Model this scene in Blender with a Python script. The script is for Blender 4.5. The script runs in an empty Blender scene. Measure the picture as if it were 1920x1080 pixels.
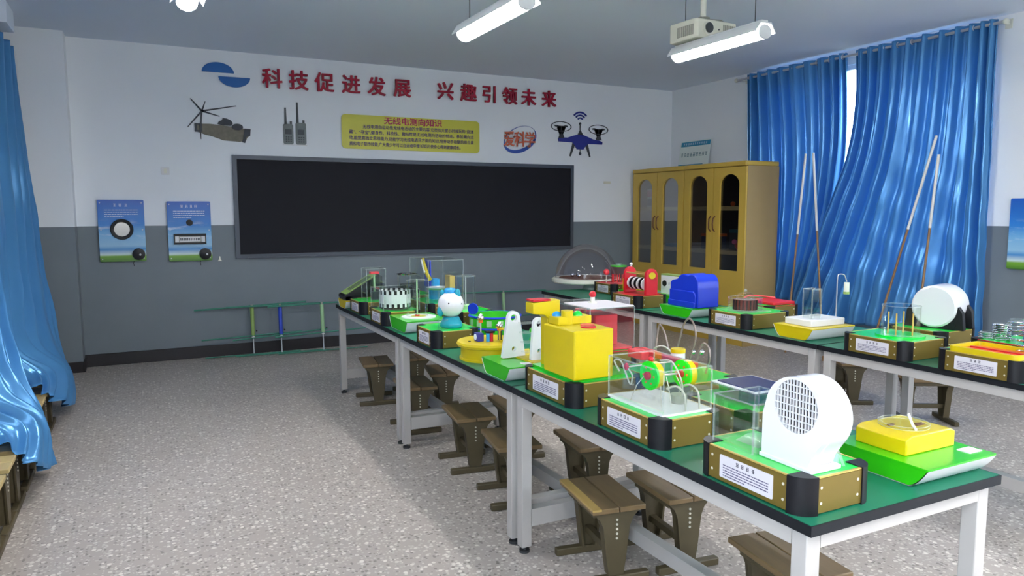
import bpy, bmesh, math, random
from math import sin, cos, pi, radians
from mathutils import Vector, Matrix
random.seed(7)
S = bpy.context.scene
COL = S.collection

# ------------------------------------------------------------------ camera, world, exposure
cam = bpy.data.cameras.new('camera'); camo = bpy.data.objects.new('camera', cam); COL.objects.link(camo)
S.camera = camo
FPX, PITCH, YAW, ROLL = 1375.2, .10377, .46742, .0021
fw = Vector((sin(YAW)*cos(PITCH), cos(YAW)*cos(PITCH), -sin(PITCH)))
rt = Vector((cos(YAW), -sin(YAW), 0)); dn = fw.cross(rt)
rt2 = rt*cos(ROLL)+dn*sin(ROLL); dn2 = dn*cos(ROLL)-rt*sin(ROLL)
M = Matrix.Identity(4)
for i in range(3):
    M[i][0] = rt2[i]; M[i][1] = -dn2[i]; M[i][2] = -fw[i]
M[2][3] = 1.55
camo.matrix_world = M
cam.sensor_width = 36; cam.lens = FPX/1920*36; cam.clip_start = .05

W = bpy.data.worlds.new('overcast_sky'); S.world = W; W.use_nodes = True
nt = W.node_tree; bg = nt.nodes['Background']
tc = nt.nodes.new('ShaderNodeTexCoord'); sp = nt.nodes.new('ShaderNodeSeparateXYZ')
rp = nt.nodes.new('ShaderNodeValToRGB')
nt.links.new(tc.outputs['Generated'], sp.inputs[0]); nt.links.new(sp.outputs['Z'], rp.inputs[0])
rp.color_ramp.elements[0].position = .0; rp.color_ramp.elements[0].color = (.10, .11, .10, 1)
rp.color_ramp.elements[1].position = .06; rp.color_ramp.elements[1].color = (.80, .90, 1.0, 1)
nt.links.new(rp.outputs[0], bg.inputs[0]); bg.inputs[1].default_value = 6.0

vs = S.view_settings
vs.view_transform = 'Standard'; vs.look = 'None'; vs.exposure = 1.25; vs.gamma = 1.0; vs.use_curve_mapping = False
LAMP = 31.0       # radiance of the ceiling lamps

def portal(name, loc, rot, sx, sy):
    l = bpy.data.lights.new(name, 'AREA'); l.shape = 'RECTANGLE'; l.size = sx; l.size_y = sy
    l.cycles.is_portal = True
    o = bpy.data.objects.new(name, l); COL.objects.link(o); o.location = loc; o.rotation_euler = rot
portal('window_portal', (6.89, -.8, 1.95), (0, pi/2, 0), 2.0, 3.2)
portal('window_portal', (6.89, 5.38, 1.95), (0, pi/2, 0), 2.2, 2.8)
portal('window_portal', (-1.2, -.9, 1.9), (0, -pi/2, 0), 2.0, 3.2)

# ------------------------------------------------------------------ materials
def lin(c):
    return tuple((v/12.92 if v <= .04045 else ((v+.055)/1.055)**2.4) for v in c)
def rgb(r, g, b):
    return lin((r/255, g/255, b/255)) + (1,)
def bsdf(m): return m.node_tree.nodes['Principled BSDF']
def mat(name, col, rough=.5, metal=0, spec=.5, coat=0, var=.06, scale=9, bump=0, bscale=80, sheen=0, emit=None, est=1):
    m = bpy.data.materials.new(name); m.use_nodes = True
    t = m.node_tree; b = bsdf(m); n = t.nodes; L = t.links
    b.inputs['Roughness'].default_value = rough; b.inputs['Metallic'].default_value = metal
    b.inputs['Specular IOR Level'].default_value = spec; b.inputs['Coat Weight'].default_value = coat
    b.inputs['Coat Roughness'].default_value = .06
    if sheen: b.inputs['Sheen Weight'].default_value = sheen
    if var:
        c = n.new('ShaderNodeTexCoord'); z = n.new('ShaderNodeTexNoise'); z.inputs['Scale'].default_value = scale; z.inputs['Detail'].default_value = 3
        x = n.new('ShaderNodeMix'); x.data_type = 'RGBA'
        x.inputs['A'].default_value = tuple(v*(1-var) for v in col[:3])+(1,)
        x.inputs['B'].default_value = tuple(min(1, v*(1+var)) for v in col[:3])+(1,)
        L.new(c.outputs['Object'], z.inputs['Vector']); L.new(z.outputs['Fac'], x.inputs['Factor']); L.new(x.outputs['Result'], b.inputs['Base Color'])
    else:
        b.inputs['Base Color'].default_value = col
    if bump:
        c = n.new('ShaderNodeTexCoord'); z = n.new('ShaderNodeTexNoise'); z.inputs['Scale'].default_value = bscale
        u = n.new('ShaderNodeBump'); u.inputs['Strength'].default_value = bump; u.inputs['Distance'].default_value = .004
        L.new(c.outputs['Object'], z.inputs['Vector']); L.new(z.outputs['Fac'], u.inputs['Height']); L.new(u.outputs['Normal'], b.inputs['Normal'])
    if emit:
        b.inputs['Emission Color'].default_value = emit; b.inputs['Emission Strength'].default_value = est
    return m
def clear_mat(name, tint=(.97, .99, .98), gloss=.10, rough=.02):
    m = bpy.data.materials.new(name); m.use_nodes = True
    t = m.node_tree; n = t.nodes; L = t.links; n.remove(n['Principled BSDF'])
    a = n.new('ShaderNodeBsdfTransparent'); a.inputs[0].default_value = tint+(1,)
    g = n.new('ShaderNodeBsdfGlossy'); g.inputs['Roughness'].default_value = rough; g.inputs[0].default_value = (1, 1, 1, 1)
    lw = n.new('ShaderNodeLayerWeight'); lw.inputs['Blend'].default_value = .25
    ml = n.new('ShaderNodeMath'); ml.operation = 'MULTIPLY_ADD'; ml.inputs[1].default_value = .24; ml.inputs[2].default_value = gloss*.2
    mx = n.new('ShaderNodeMixShader'); L.new(lw.outputs['Fresnel'], ml.inputs[0]); L.new(ml.outputs[0], mx.inputs[0])
    L.new(a.outputs[0], mx.inputs[1]); L.new(g.outputs[0], mx.inputs[2]); L.new(mx.outputs[0], n['Material Output'].inputs[0])
    return m
def edge_mat():
    m = bpy.data.materials.new('acrylic_edge'); m.use_nodes = True
    t = m.node_tree; n = t.nodes; L = t.links; b = bsdf(m)
    b.inputs['Base Color'].default_value = rgb(215, 228, 224); b.inputs['Roughness'].default_value = .15
    z = n.new('ShaderNodeTexNoise'); z.inputs['Scale'].default_value = 12
    r = n.new('ShaderNodeMapRange'); r.inputs[3].default_value = .08; r.inputs[4].default_value = .26
    a = n.new('ShaderNodeBsdfTransparent'); mx = n.new('ShaderNodeMixShader'); L.new(z.outputs['Fac'], r.inputs[0]); L.new(r.outputs[0], mx.inputs[0])
    L.new(a.outputs[0], mx.inputs[1]); L.new(b.outputs[0], mx.inputs[2]); L.new(mx.outputs[0], n['Material Output'].inputs[0])
    return m
def wall_mat():
    m = mat('painted_wall', rgb(236, 240, 245), .55, spec=.3, var=.02, scale=1.5, bump=.05, bscale=60)
    t = m.node_tree; n = t.nodes; L = t.links; b = bsdf(m)
    g = n.new('ShaderNodeNewGeometry'); s = n.new('ShaderNodeSeparateXYZ'); L.new(g.outputs['Position'], s.inputs[0])
    c = n.new('ShaderNodeMath'); c.operation = 'LESS_THAN'; c.inputs[1].default_value = 1.413; L.new(s.outputs['Z'], c.inputs[0])
    src = b.inputs['Base Color'].links[0].from_socket
    x = n.new('ShaderNodeMix'); x.data_type = 'RGBA'; L.new(c.outputs[0], x.inputs['Factor']); L.new(src, x.inputs['A'])
    nz = n.new('ShaderNodeTexNoise'); nz.inputs['Scale'].default_value = 2.2; L.new(g.outputs['Position'], nz.inputs['Vector'])
    y = n.new('ShaderNodeMix'); y.data_type = 'RGBA'; y.inputs['A'].default_value = rgb(112, 121, 129); y.inputs['B'].default_value = rgb(122, 131, 139)
    L.new(nz.outputs['Fac'], y.inputs['Factor']); L.new(y.outputs['Result'], x.inputs['B']); L.new(x.outputs['Result'], b.inputs['Base Color'])
    r = n.new('ShaderNodeMath'); r.operation = 'MULTIPLY_ADD'; r.inputs[1].default_value = -.2; r.inputs[2].default_value = .55
    L.new(c.outputs[0], r.inputs[0]); L.new(r.outputs[0], b.inputs['Roughness'])
    return m
def terrazzo():
    m = bpy.data.materials.new('terrazzo_floor'); m.use_nodes = True
    t = m.node_tree; n = t.nodes; L = t.links; b = bsdf(m)
    g = n.new('ShaderNodeTexCoord')
    def vor(scale, thr, col, prev, rad):
        v = n.new('ShaderNodeTexVoronoi'); v.inputs['Scale'].default_value = scale; L.new(g.outputs['Object'], v.inputs['Vector'])
        s = n.new('ShaderNodeSeparateColor'); L.new(v.outputs['Color'], s.inputs[0])
        a = n.new('ShaderNodeMath'); a.operation = 'GREATER_THAN'; a.inputs[1].default_value = thr; L.new(s.outputs[0], a.inputs[0])
        d = n.new('ShaderNodeMath'); d.operation = 'LESS_THAN'; d.inputs[1].default_value = rad; L.new(v.outputs['Distance'], d.inputs[0])
        p = n.new('ShaderNodeMath'); p.operation = 'MULTIPLY'; L.new(a.outputs[0], p.inputs[0]); L.new(d.outputs[0], p.inputs[1])
        x = n.new('ShaderNodeMix'); x.data_type = 'RGBA'; L.new(p.outputs[0], x.inputs['Factor']); L.new(prev, x.inputs['A'])
        y = n.new('ShaderNodeMix'); y.data_type = 'RGBA'; y.inputs['A'].default_value = col; y.inputs['B'].default_value = tuple(c*.78 for c in col[:3])+(1,)
        L.new(s.outputs[1], y.inputs['Factor']); L.new(y.outputs['Result'], x.inputs['B'])
        return x.outputs['Result']
    nz = n.new('ShaderNodeTexNoise'); nz.inputs['Scale'].default_value = 1.1; nz.inputs['Detail'].default_value = 4; L.new(g.outputs['Object'], nz.inputs['Vector'])
    x = n.new('ShaderNodeMix'); x.data_type = 'RGBA'; x.inputs['A'].default_value = rgb(164, 155, 149); x.inputs['B'].default_value = rgb(182, 172, 165)
    L.new(nz.outputs['Fac'], x.inputs['Factor'])
    c = vor(62, .42, rgb(205, 198, 190), x.outputs['Result'], .42)
    c = vor(52, .70, rgb(146, 137, 131), c, .40)
    c = vor(42, .74, rgb(228, 221, 213), c, .42)
    L.new(c, b.inputs['Base Color'])
    b.inputs['Roughness'].default_value = .34; b.inputs['Specular IOR Level'].default_value = .45
    return m
def wood_mat(name, c1, c2, rough=.45, sc=(40, 3, 40)):
    m = bpy.data.materials.new(name); m.use_nodes = True
    t = m.node_tree; n = t.nodes; L = t.links; b = bsdf(m)
    g = n.new('ShaderNodeTexCoord'); mp = n.new('ShaderNodeMapping'); mp.inputs['Scale'].default_value = sc
    z = n.new('ShaderNodeTexNoise'); z.inputs['Scale'].default_value = 1; z.inputs['Detail'].default_value = 5
    x = n.new('ShaderNodeMix'); x.data_type = 'RGBA'; x.inputs['A'].default_value = c1; x.inputs['B'].default_value = c2
    L.new(g.outputs['Object'], mp.inputs[0]); L.new(mp.outputs[0], z.inputs['Vector']); L.new(z.outputs['Fac'], x.inputs['Factor'])
    L.new(x.outputs['Result'], b.inputs['Base Color']); b.inputs['Roughness'].default_value = rough
    return m
def curtain_mat():
    m = bpy.data.materials.new('blue_satin'); m.use_nodes = True
    t = m.node_tree; n = t.nodes; L = t.links; b = bsdf(m)
    g = n.new('ShaderNodeTexCoord'); z = n.new('ShaderNodeTexNoise'); z.inputs['Scale'].default_value = 3
    x = n.new('ShaderNodeMix'); x.data_type = 'RGBA'; x.inputs['A'].default_value = rgb(78, 148, 208); x.inputs['B'].default_value = rgb(98, 166, 222)
    L.new(g.outputs['Object'], z.inputs['Vector']); L.new(z.outputs['Fac'], x.inputs['Factor']); L.new(x.outputs['Result'], b.inputs['Base Color'])
    b.inputs['Roughness'].default_value = .24; b.inputs['Metallic'].default_value = .35; b.inputs['Specular IOR Level'].default_value = 1.0; b.inputs['Specular Tint'].default_value = (.72, .88, 1, 1)
    b.inputs['Sheen Weight'].default_value = .25; b.inputs['Sheen Tint'].default_value = rgb(150, 200, 250)
    tl = n.new('ShaderNodeBsdfTranslucent'); tl.inputs[0].default_value = rgb(80, 160, 215)
    mx = n.new('ShaderNodeMixShader'); mx.inputs[0].default_value = .22
    L.new(b.outputs[0], mx.inputs[1]); L.new(tl.outputs[0], mx.inputs[2]); L.new(mx.outputs[0], n['Material Output'].inputs[0])
    return m
def sky_print(name, z0, z1):
    """the printed sky-over-grass picture on an exhibit board (a real print, local z from z0 to z1)"""
    m = bpy.data.materials.new(name); m.use_nodes = True
    t = m.node_tree; n = t.nodes; L = t.links; b = bsdf(m)
    g = n.new('ShaderNodeTexCoord'); s = n.new('ShaderNodeSeparateXYZ'); L.new(g.outputs['Object'], s.inputs[0])
    r = n.new('ShaderNodeMapRange'); r.inputs[1].default_value = z0; r.inputs[2].default_value = z1; L.new(s.outputs['Z'], r.inputs[0])
    c = n.new('ShaderNodeValToRGB'); e = c.color_ramp.elements
    e[0].position = 0; e[0].color = rgb(70, 120, 40); e[1].position = 1; e[1].color = rgb(30, 92, 190)
    for p, col in ((.09, (120, 170, 60)), (.12, (205, 225, 225)), (.2, (70, 140, 205)), (.26, (150, 195, 225)), (.45, (120, 180, 225)), (.6, (50, 130, 210))):
        k = e.new(p); k.color = rgb(*col)
    L.new(r.outputs[0], c.inputs[0])
    mp = n.new('ShaderNodeMapping'); mp.inputs['Scale'].default_value = (6, 6, 22); z = n.new('ShaderNodeTexNoise'); z.inputs['Scale'].default_value = 1; z.inputs['Detail'].default_value = 4
    L.new(g.outputs['Object'], mp.inputs[0]); L.new(mp.outputs[0], z.inputs['Vector'])
    cl = n.new('ShaderNodeMapRange'); cl.inputs[1].default_value = .56; cl.inputs[2].default_value = .72; cl.inputs[4].default_value = .7; L.new(z.outputs['Fac'], cl.inputs[0])
    band = n.new('ShaderNodeValToRGB'); be = band.color_ramp.elements; be[0].position = .3; be[0].color = (0, 0, 0, 1); be[1].position = .72; be[1].color = (0, 0, 0, 1)
    k = be.new(.5); k.color = (1, 1, 1, 1); L.new(r.outputs[0], band.inputs[0])
    mu = n.new('ShaderNodeMath'); mu.operation = 'MULTIPLY'; L.new(cl.outputs[0], mu.inputs[0]); L.new(band.outputs[0], mu.inputs[1])
    x = n.new('ShaderNodeMix'); x.data_type = 'RGBA'; x.inputs['B'].default_value = rgb(235, 240, 245); L.new(mu.outputs[0], x.inputs['Factor']); L.new(c.outputs[0], x.inputs['A'])
    L.new(x.outputs['Result'], b.inputs['Base Color']); b.inputs['Roughness'].default_value = .3
    return m
MT = {}
def D(k, *a, **kw): MT[k] = mat(k, *a, **kw)
MT['wall'] = wall_mat(); MT['floor'] = terrazzo(); MT['curtain'] = curtain_mat()
D('ceiling', rgb(228, 237, 250), .8, spec=.2, var=.02, scale=1)
D('baseboard', rgb(26, 22, 27), .4, var=.2)
D('board_black', rgb(33, 33, 39), .6, spec=.15, var=.12, scale=1.2)
D('board_frame', rgb(72, 78, 88), .4, metal=.35)
D('white', rgb(222, 222, 224), .35, var=.02); D('white_gloss', rgb(226, 225, 228), .2, var=.01, coat=.3)
D('offwhite', rgb(222, 222, 208), .4, var=.03); D('grey_plastic', rgb(150, 150, 140), .5)
D('steel', rgb(205, 205, 208), .3, metal=.6, var=.03); D('dark_steel', rgb(70, 72, 76), .4, metal=.6)
D('leg_white', rgb(180, 176, 173), .38, var=.02); D('table_green', rgb(26, 112, 84), .38, spec=.35, var=.05, scale=3); D('table_edge', rgb(20, 23, 29), .5, spec=.3)
D('gold', rgb(122, 103, 44), .40, metal=.35, var=.06, scale=5); D('gold_trim', rgb(205, 175, 95), .35, metal=.4)
D('black_plastic', rgb(18, 18, 23), .42, spec=.35); D('green_top', rgb(6, 204, 62), .28, coat=.3, var=.02); D('green_tray', rgb(44, 178, 8), .28, coat=.3, var=.02)
D('green_wheel', rgb(20, 225, 20), .35); D('yellow', rgb(205, 182, 4), .34, var=.02); D('yellow_dark', rgb(190, 170, 10), .4)
D('red', rgb(196, 22, 40), .35); D('pink_red', rgb(224, 60, 70), .35); D('blue', rgb(20, 52, 190), .34, var=.03); D('teal', rgb(22, 148, 170), .28); D('sky_blue', rgb(40, 150, 215), .3)
D('navy', rgb(20, 30, 90), .4); D('orange', rgb(235, 110, 30), .4); D('brown', rgb(110, 70, 45), .5); D('pink', rgb(235, 120, 170), .45); D('copper', rgb(110, 52, 48), .35, metal=.2)
D('wire', rgb(205, 200, 190), .35, metal=.3); D('bronze_wire', rgb(140, 125, 118), .4, metal=.3)
D('chrome', rgb(220, 220, 225), .08, metal=1, var=0); D('mirror', rgb(205, 195, 185), .12, metal=.7, var=0)
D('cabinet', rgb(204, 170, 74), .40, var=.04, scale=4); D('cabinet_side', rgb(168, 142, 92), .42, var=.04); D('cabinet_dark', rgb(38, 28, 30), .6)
D('shelf', rgb(222, 205, 150), .5)
D('slogan_red', rgb(168, 20, 52), .2, spec=.5, coat=.3, var=0); D('logo_blue', rgb(18, 100, 175), .3, var=0); D('deep_blue', rgb(44, 50, 140), .35, var=0)
D('swoosh_blue', rgb(28, 72, 165), .3, var=0); D('text_orange', rgb(205, 95, 60), .4, var=0); D('board_yellow', rgb(205, 200, 62), .35, var=.03); D('text_purple', rgb(76, 50, 110), .5, var=0); D('text_crimson', rgb(175, 20, 80), .5, var=0)
D('camo', rgb(118, 112, 98), .6, var=.35, scale=30); D('heli_dark', rgb(62, 66, 74), .6, var=.25, scale=30); D('radio_grey', rgb(112, 120, 122), .5, var=.25, scale=60); D('radio_dark', rgb(60, 66, 72), .5, var=.2, scale=50)
D('text_grey', rgb(96, 90, 120), .6, var=0); D('text_dark', rgb(40, 36, 60), .6, var=0); D('text_white', rgb(215, 228, 245), .5, var=0); D('text_teal', rgb(40, 110, 120), .6, var=0)
D('label_white', rgb(212, 208, 214), .45, var=.02); D('sign_blue', rgb(30, 135, 175), .4, var=.03); D('sign_white', rgb(225, 235, 232), .4, var=.02)
D('antenna_green', rgb(52, 128, 108), .4); D('handle_green', rgb(140, 168, 92), .5); D('handle_pale', rgb(160, 200, 150), .5); D('handle_blue', rgb(40, 72, 190), .45)
D('pole_white', rgb(222, 220, 215), .4); MT['pole_wood'] = wood_mat('pole_wood', rgb(120, 90, 60), rgb(155, 118, 78), sc=(60, 60, 5))
MT['stool_wood'] = wood_mat('stool_wood', rgb(104, 84, 58), rgb(138, 112, 76), .42, (30, 4, 30)); MT['stool_worn'] = wood_mat('stool_worn', rgb(160, 130, 72), rgb(190, 160, 95), .45, (30, 4, 30))
MT['stool_pale'] = wood_mat('stool_pale', rgb(170, 148, 98), rgb(198, 176, 122), .45, (4, 30, 30))
D('stool_iron', rgb(82, 72, 50), .5, var=.2, scale=14); D('screw', rgb(225, 220, 205), .3, metal=.3)
D('lamp_housing', rgb(214, 216, 218), .5); MT['lamp_glow'] = mat('lamp_glow', (1, 1, 1, 1), .5, var=0, emit=(1, .985, .96, 1), est=LAMP)
D('projector', rgb(216, 214, 198), .45, var=.02); D('vent', rgb(160, 158, 146), .6); D('lens', rgb(20, 28, 30), .08, spec=.9, coat=.8, var=0)
D('lamp_amber', rgb(205, 165, 85), .4); D('solar', rgb(46, 52, 92), .25, var=.3, scale=40)
MT['acrylic'] = clear_mat('acrylic'); MT['acrylic_edge'] = edge_mat(); MT['glass'] = clear_mat('window_glass', (.96, .98, 1), .08)
MT['smoke_glass'] = clear_mat('cabinet_glass', (.62, .60, .60), .10); MT['pink_glass'] = clear_mat('dome_plastic', (.93, .90, .92), .10); MT['blue_clear'] = clear_mat('blue_clear', (.7, .8, 1), .1); MT['rose_clear'] = clear_mat('rose_clear', (.98, .75, .75), .1)
MT['print'] = sky_print('sky_print', 0, .62)

# ------------------------------------------------------------------ mesh builder
class MB:
    def __init__(s): s.v = []; s.f = []; s.m = []
    def add(s, vs, fs, m=0, M=None):
        o = len(s.v)
        s.v += [tuple(M @ Vector(p)) for p in vs] if M is not None else [tuple(p) for p in vs]
        for f in fs: s.f.append(tuple(i+o for i in f)); s.m.append(m)
        return s
    def box(s, x0, x1, y0, y1, z0, z1, m=0, M=None):
        v = [(x, y, z) for z in (z0, z1) for y in (y0, y1) for x in (x0, x1)]
        return s.add(v, [(0, 2, 3, 1), (4, 5, 7, 6), (0, 1, 5, 4), (2, 6, 7, 3), (0, 4, 6, 2), (1, 3, 7, 5)], m, M)
    def prism(s, pts, axis, d0, d1, m=0, M=None):
        n = len(pts)
        def P(p, d): return (d, p[0], p[1]) if axis == 'x' else (p[0], d, p[1]) if axis == 'y' else (p[0], p[1], d)
        v = [P(p, d0) for p in pts]+[P(p, d1) for p in pts]
        return s.add(v, [tuple(range(n))[::-1], tuple(range(n, 2*n))]+[(i, (i+1) % n, n+(i+1) % n, n+i) for i in range(n)], m, M)
    def lathe(s, prof, c=(0, 0, 0), n=28, m=0, axis='z', M=None):
        v = []; f = []; rings = []
        def P(r, h, a):
            x, y = r*cos(a), r*sin(a)
            q = (x, y, h) if axis == 'z' else (h, x, y) if axis == 'x' else (x, h, y)
            return (c[0]+q[0], c[1]+q[1], c[2]+q[2])
        for r, h in prof:
            if r < 1e-6: rings.append([len(v)]); v.append(P(0, h, 0))
            else: rings.append(list(range(len(v), len(v)+n))); v += [P(r, h, 2*pi*i/n) for i in range(n)]
        for a, b in zip(rings, rings[1:]):
            for i in range(n):
                j = (i+1) % n
                if len(a) == 1 and len(b) == 1: continue
                if len(a) == 1: f.append((a[0], b[i], b[j]))
                elif len(b) == 1: f.append((a[i], b[0], a[j]))
                else: f.append((a[i], a[j], b[j], b[i]))
        return s.add(v, f, m, M)
    def cyl(s, c, r, h0, h1, n=24, m=0, axis='z', r2=None, M=None):
        r2 = r if r2 is None else r2
        return s.lathe([(0, h0), (r, h0), (r2, h1), (0, h1)], c, n, m, axis, M)
    def ball(s, c, r, m=0, n=20, sc=(1, 1, 1), M=None):
        k = max(6, n//2)
        T = Matrix.Translation(c) @ Matrix.Diagonal((sc[0], sc[1], sc[2], 1))
        if M is not None: T = M @ T
        return s.lathe([(r*sin(pi*i/k) if 0 < i < k else 0, -r*cos(pi*i/k)) for i in range(k+1)], (0, 0, 0), n, m, 'z', T)
    def tube(s, pts, r, n=8, m=0, closed=False, M=None):
        P = [Vector(p) for p in pts]; N = len(P); v = []; f = []
        prev = None
        for i, p in enumerate(P):
            a = P[(i-1) % N] if (closed or i) else p; b = P[(i+1) % N] if (closed or i < N-1) else p
            t = (b-a).normalized()
            if prev is None:
                u = t.cross(Vector((0, 0, 1)) if abs(t.z) < .9 else Vector((1, 0, 0))).normalized()
            else: u = (prev-t*prev.dot(t)).normalized()
            prev = u; w = t.cross(u); rr = r[i] if isinstance(r, (list, tuple)) else r
            v += [tuple(p+(u*cos(2*pi*k/n)+w*sin(2*pi*k/n))*rr) for k in range(n)]
        for i in range(N if closed else N-1):
            j = (i+1) % N
            for k in range(n): f.append((i*n+k, i*n+(k+1) % n, j*n+(k+1) % n, j*n+k))
        if not closed: f += [tuple(range(n))[::-1], tuple(range((N-1)*n, N*n))]
        return s.add(v, f, m, M)
    def grid(s, rows, m=0):
        nu = len(rows[0]); v = [p for r in rows for p in r]
        return s.add(v, [(i*nu+j, i*nu+j+1, (i+1)*nu+j+1, (i+1)*nu+j) for i in range(len(rows)-1) for j in range(nu-1)], m)
    def rrect(s, w, l, r, z0, z1, c=(0, 0), m=0, k=4, M=None):
        return s.prism(rr2(w, l, r, c, k), 'z', z0, z1, m, M)
    def mesh(s, name, mats, angle=38):
        me = bpy.data.meshes.new(name); me.from_pydata(s.v, [], s.f)
        for q in mats: me.materials.append(MT[q] if isinstance(q, str) else q)
        me.polygons.foreach_set('material_index', s.m)
        b = bmesh.new(); b.from_mesh(me); bmesh.ops.recalc_face_normals(b, faces=b.faces); b.to_mesh(me); b.free()
        me.shade_smooth(); me.set_sharp_from_angle(angle=radians(angle))
        return me
    def build(s, name, mats, parent=None, loc=(0, 0, 0), rot=(0, 0, 0), bev=0, seg=2, angle=38):
        if isinstance(mats, str) or not isinstance(mats, (list, tuple)): mats = [mats]
        o = bpy.data.objects.new(name, s.mesh(name, mats, angle)); COL.objects.link(o)
        o.location = loc; o.rotation_euler = rot
        if parent: o.parent = parent
        if bev:
            q = o.modifiers.new('bevel', 'BEVEL'); q.width = bev; q.segments = seg; q.limit_method = 'ANGLE'; q.angle_limit = radians(40)
        return o
def rr2(w, l, r, c=(0, 0), k=4):
    p = []
    for sx, sy, a0 in ((1, 1, 0), (-1, 1, pi/2), (-1, -1, pi), (1, -1, 3*pi/2)):
        for i in range(k+1):
            a = a0+pi/2*i/k; p.append((c[0]+sx*(w/2-r)+r*cos(a), c[1]+sy*(l/2-r)+r*sin(a)))
    return p
def ell(cx, cy, rx, ry, n=40, a0=0, a1=2*pi):
    full = abs(a1-a0-2*pi) < 1e-6
    return [(cx+rx*cos(a0+(a1-a0)*i/(n if full else n-1)), cy+ry*sin(a0+(a1-a0)*i/(n if full else n-1))) for i in range(n)]
def shape(splines, depth):
    """2D outline with holes, extruded: verts, faces in local XY, z 0..depth"""
    c = bpy.data.curves.new('outline', 'CURVE'); c.dimensions = '2D'; c.fill_mode = 'BOTH'; c.extrude = depth/2
    for pts in splines:
        sp_ = c.splines.new('POLY'); sp_.points.add(len(pts)-1); sp_.use_cyclic_u = True
        for q, p in zip(sp_.points, pts): q.co = (p[0], p[1], 0, 1)
    return curve_geo(c, depth/2)
def curve_geo(c, dz):
    o = bpy.data.objects.new('temporary', c); COL.objects.link(o)
    me = bpy.data.meshes.new_from_object(o.evaluated_get(bpy.context.evaluated_depsgraph_get()))
    v = [(p.co.x, p.co.y, p.co.z+dz) for p in me.vertices]; f = [tuple(p.vertices) for p in me.polygons]
    bpy.data.objects.remove(o); bpy.data.meshes.remove(me)
    return v, f
def text(body, size, depth=.002, bold=0, align='CENTER', spacing=1.0, line=1.0):
    c = bpy.data.curves.new('lettering', 'FONT'); c.body = body; c.size = size; c.extrude = depth/2; c.offset = bold
    c.align_x = align; c.align_y = 'CENTER'; c.space_character = spacing; c.space_line = line; c.resolution_u = 3
    return curve_geo(c, depth/2)
XZ = lambda x, y, z: Matrix.Translation((x, y, z)) @ Matrix.Rotation(pi/2, 4, 'X')           # drawn plane faces -y
YZ = lambda x, y, z: Matrix.Translation((x, y, z)) @ Matrix.Rotation(-pi/2, 4, 'Z') @ Matrix.Rotation(pi/2, 4, 'X')   # faces -x, reads left to right from the room

# ------------------------------------------------------------------ things, parts, copies
def tag(o, label, cat, group=None):
    o['label'] = label; o['category'] = cat
    if group: o['group'] = group
    return o
def thing(name, label, cat, loc=(0, 0, 0), rz=0, group=None):
    o = bpy.data.objects.new(name, None); o.empty_display_size = .05; COL.objects.link(o)
    o.location = loc; o.rotation_euler = (0, 0, rz)
    return tag(o, label, cat, group)
def struct(o):
    o['kind'] = 'structure'; return o
def dup(o, loc, rz=0, label=None, group=None):
    def rec(a, parent):
        b = a.copy(); COL.objects.link(b); b.parent = parent
        for ch in KIDS.get(a.name, []): rec(ch, b)
        return b
    KIDS = {}
    for q in COL.objects:
        if q.parent: KIDS.setdefault(q.parent.name, []).append(q)
    r = rec(o, None); r.location = loc; r.rotation_euler = (0, 0, rz)
    if label: r['label'] = label
    if group: r['group'] = group
    return r

# ================================================================== the room
XR, YF, XL, YB, ZC = 6.789, 8.42, -1.12, -2.6, 3.235
struct(MB().box(XL-.2, XR+.2, YB-.2, YF+.2, -.1, 0).build('floor', 'floor'))
struct(MB().box(XL-.2, XR+.2, YB-.2, YF+.2, ZC, ZC+.1).build('ceiling', 'ceiling'))
struct(MB().box(XL-.2, XR+.2, YF, YF+.12, 0, ZC).build('wall_front', 'wall'))
struct(MB().box(XL-.2, XR+.2, YB-.12, YB, 0, ZC).build('wall_back', 'wall'))
def rect(a, b, c, d): return [(a, c), (b, c), (b, d), (a, d)]
def side_wall(name, x, d, holes):
    v, f = shape([rect(YB, YF, 0, ZC)]+[rect(*h) for h in holes], d)
    v = [(x+p[2], p[0], p[1]) for p in v]
    return struct(MB().add(v, f).build(name, 'wall'))
W1 = (4.03, 6.7, .95, 3.09); W2 = (-2.3, .7, 1.0, 2.95); W3 = (-2.4, .6, 1.0, 2.9)
side_wall('wall_right', XR, .12, [W1, W2]); side_wall('wall_left', XL-.12, .12, [W3])
def window(name, x, h):
    y0, y1, z0, z1 = h; b = MB()
    k = .05
    for q in ((y0, y1, z0, z0+k), (y0, y1, z1-k, z1)): b.box(x, x+.06, *q)
    n = 3
    for i in range(n+1):
        yy = y0+(y1-y0-k)*i/n; b.box(x, x+.06, yy, yy+k, z0+k, z1-k)
    w = struct(b.build(name, 'white_gloss'))
    g = MB().box(x+.028, x+.032, y0+k, y1-k, z0+k, z1-k).build('window_glass', 'glass', w)
    return w
window('window_1', XR+.03, W1); window('window_2', XR+.03, W2); window('window_3', XL-.09, W3)
struct(MB().box(XL, -.56, 8.17, YF, 0, ZC).build('wall_corner', 'wall'))       # corner pillar
struct(MB().box(-.56, XR, YF-.014, YF, 0, .125).build('baseboard_front', 'baseboard', bev=.003))
struct(MB().box(XL, -.56, 8.155, 8.17, 0, .105).box(-.56, -.545, 8.155, YF-.014, 0, .105).box(XL, XL+.014, YB, 8.155, 0, .105).build('baseboard_left', 'baseboard', bev=.003))
struct(MB().box(XR-.014, XR, YB, YF-.014, 0, .125).build('baseboard_right', 'baseboard', bev=.003))
struct(MB().box(XL, -.87, 7.2, 7.6, 3.06, ZC).build('trim_1', 'ceiling', bev=.004))     # beam stub over the left curtain

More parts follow.
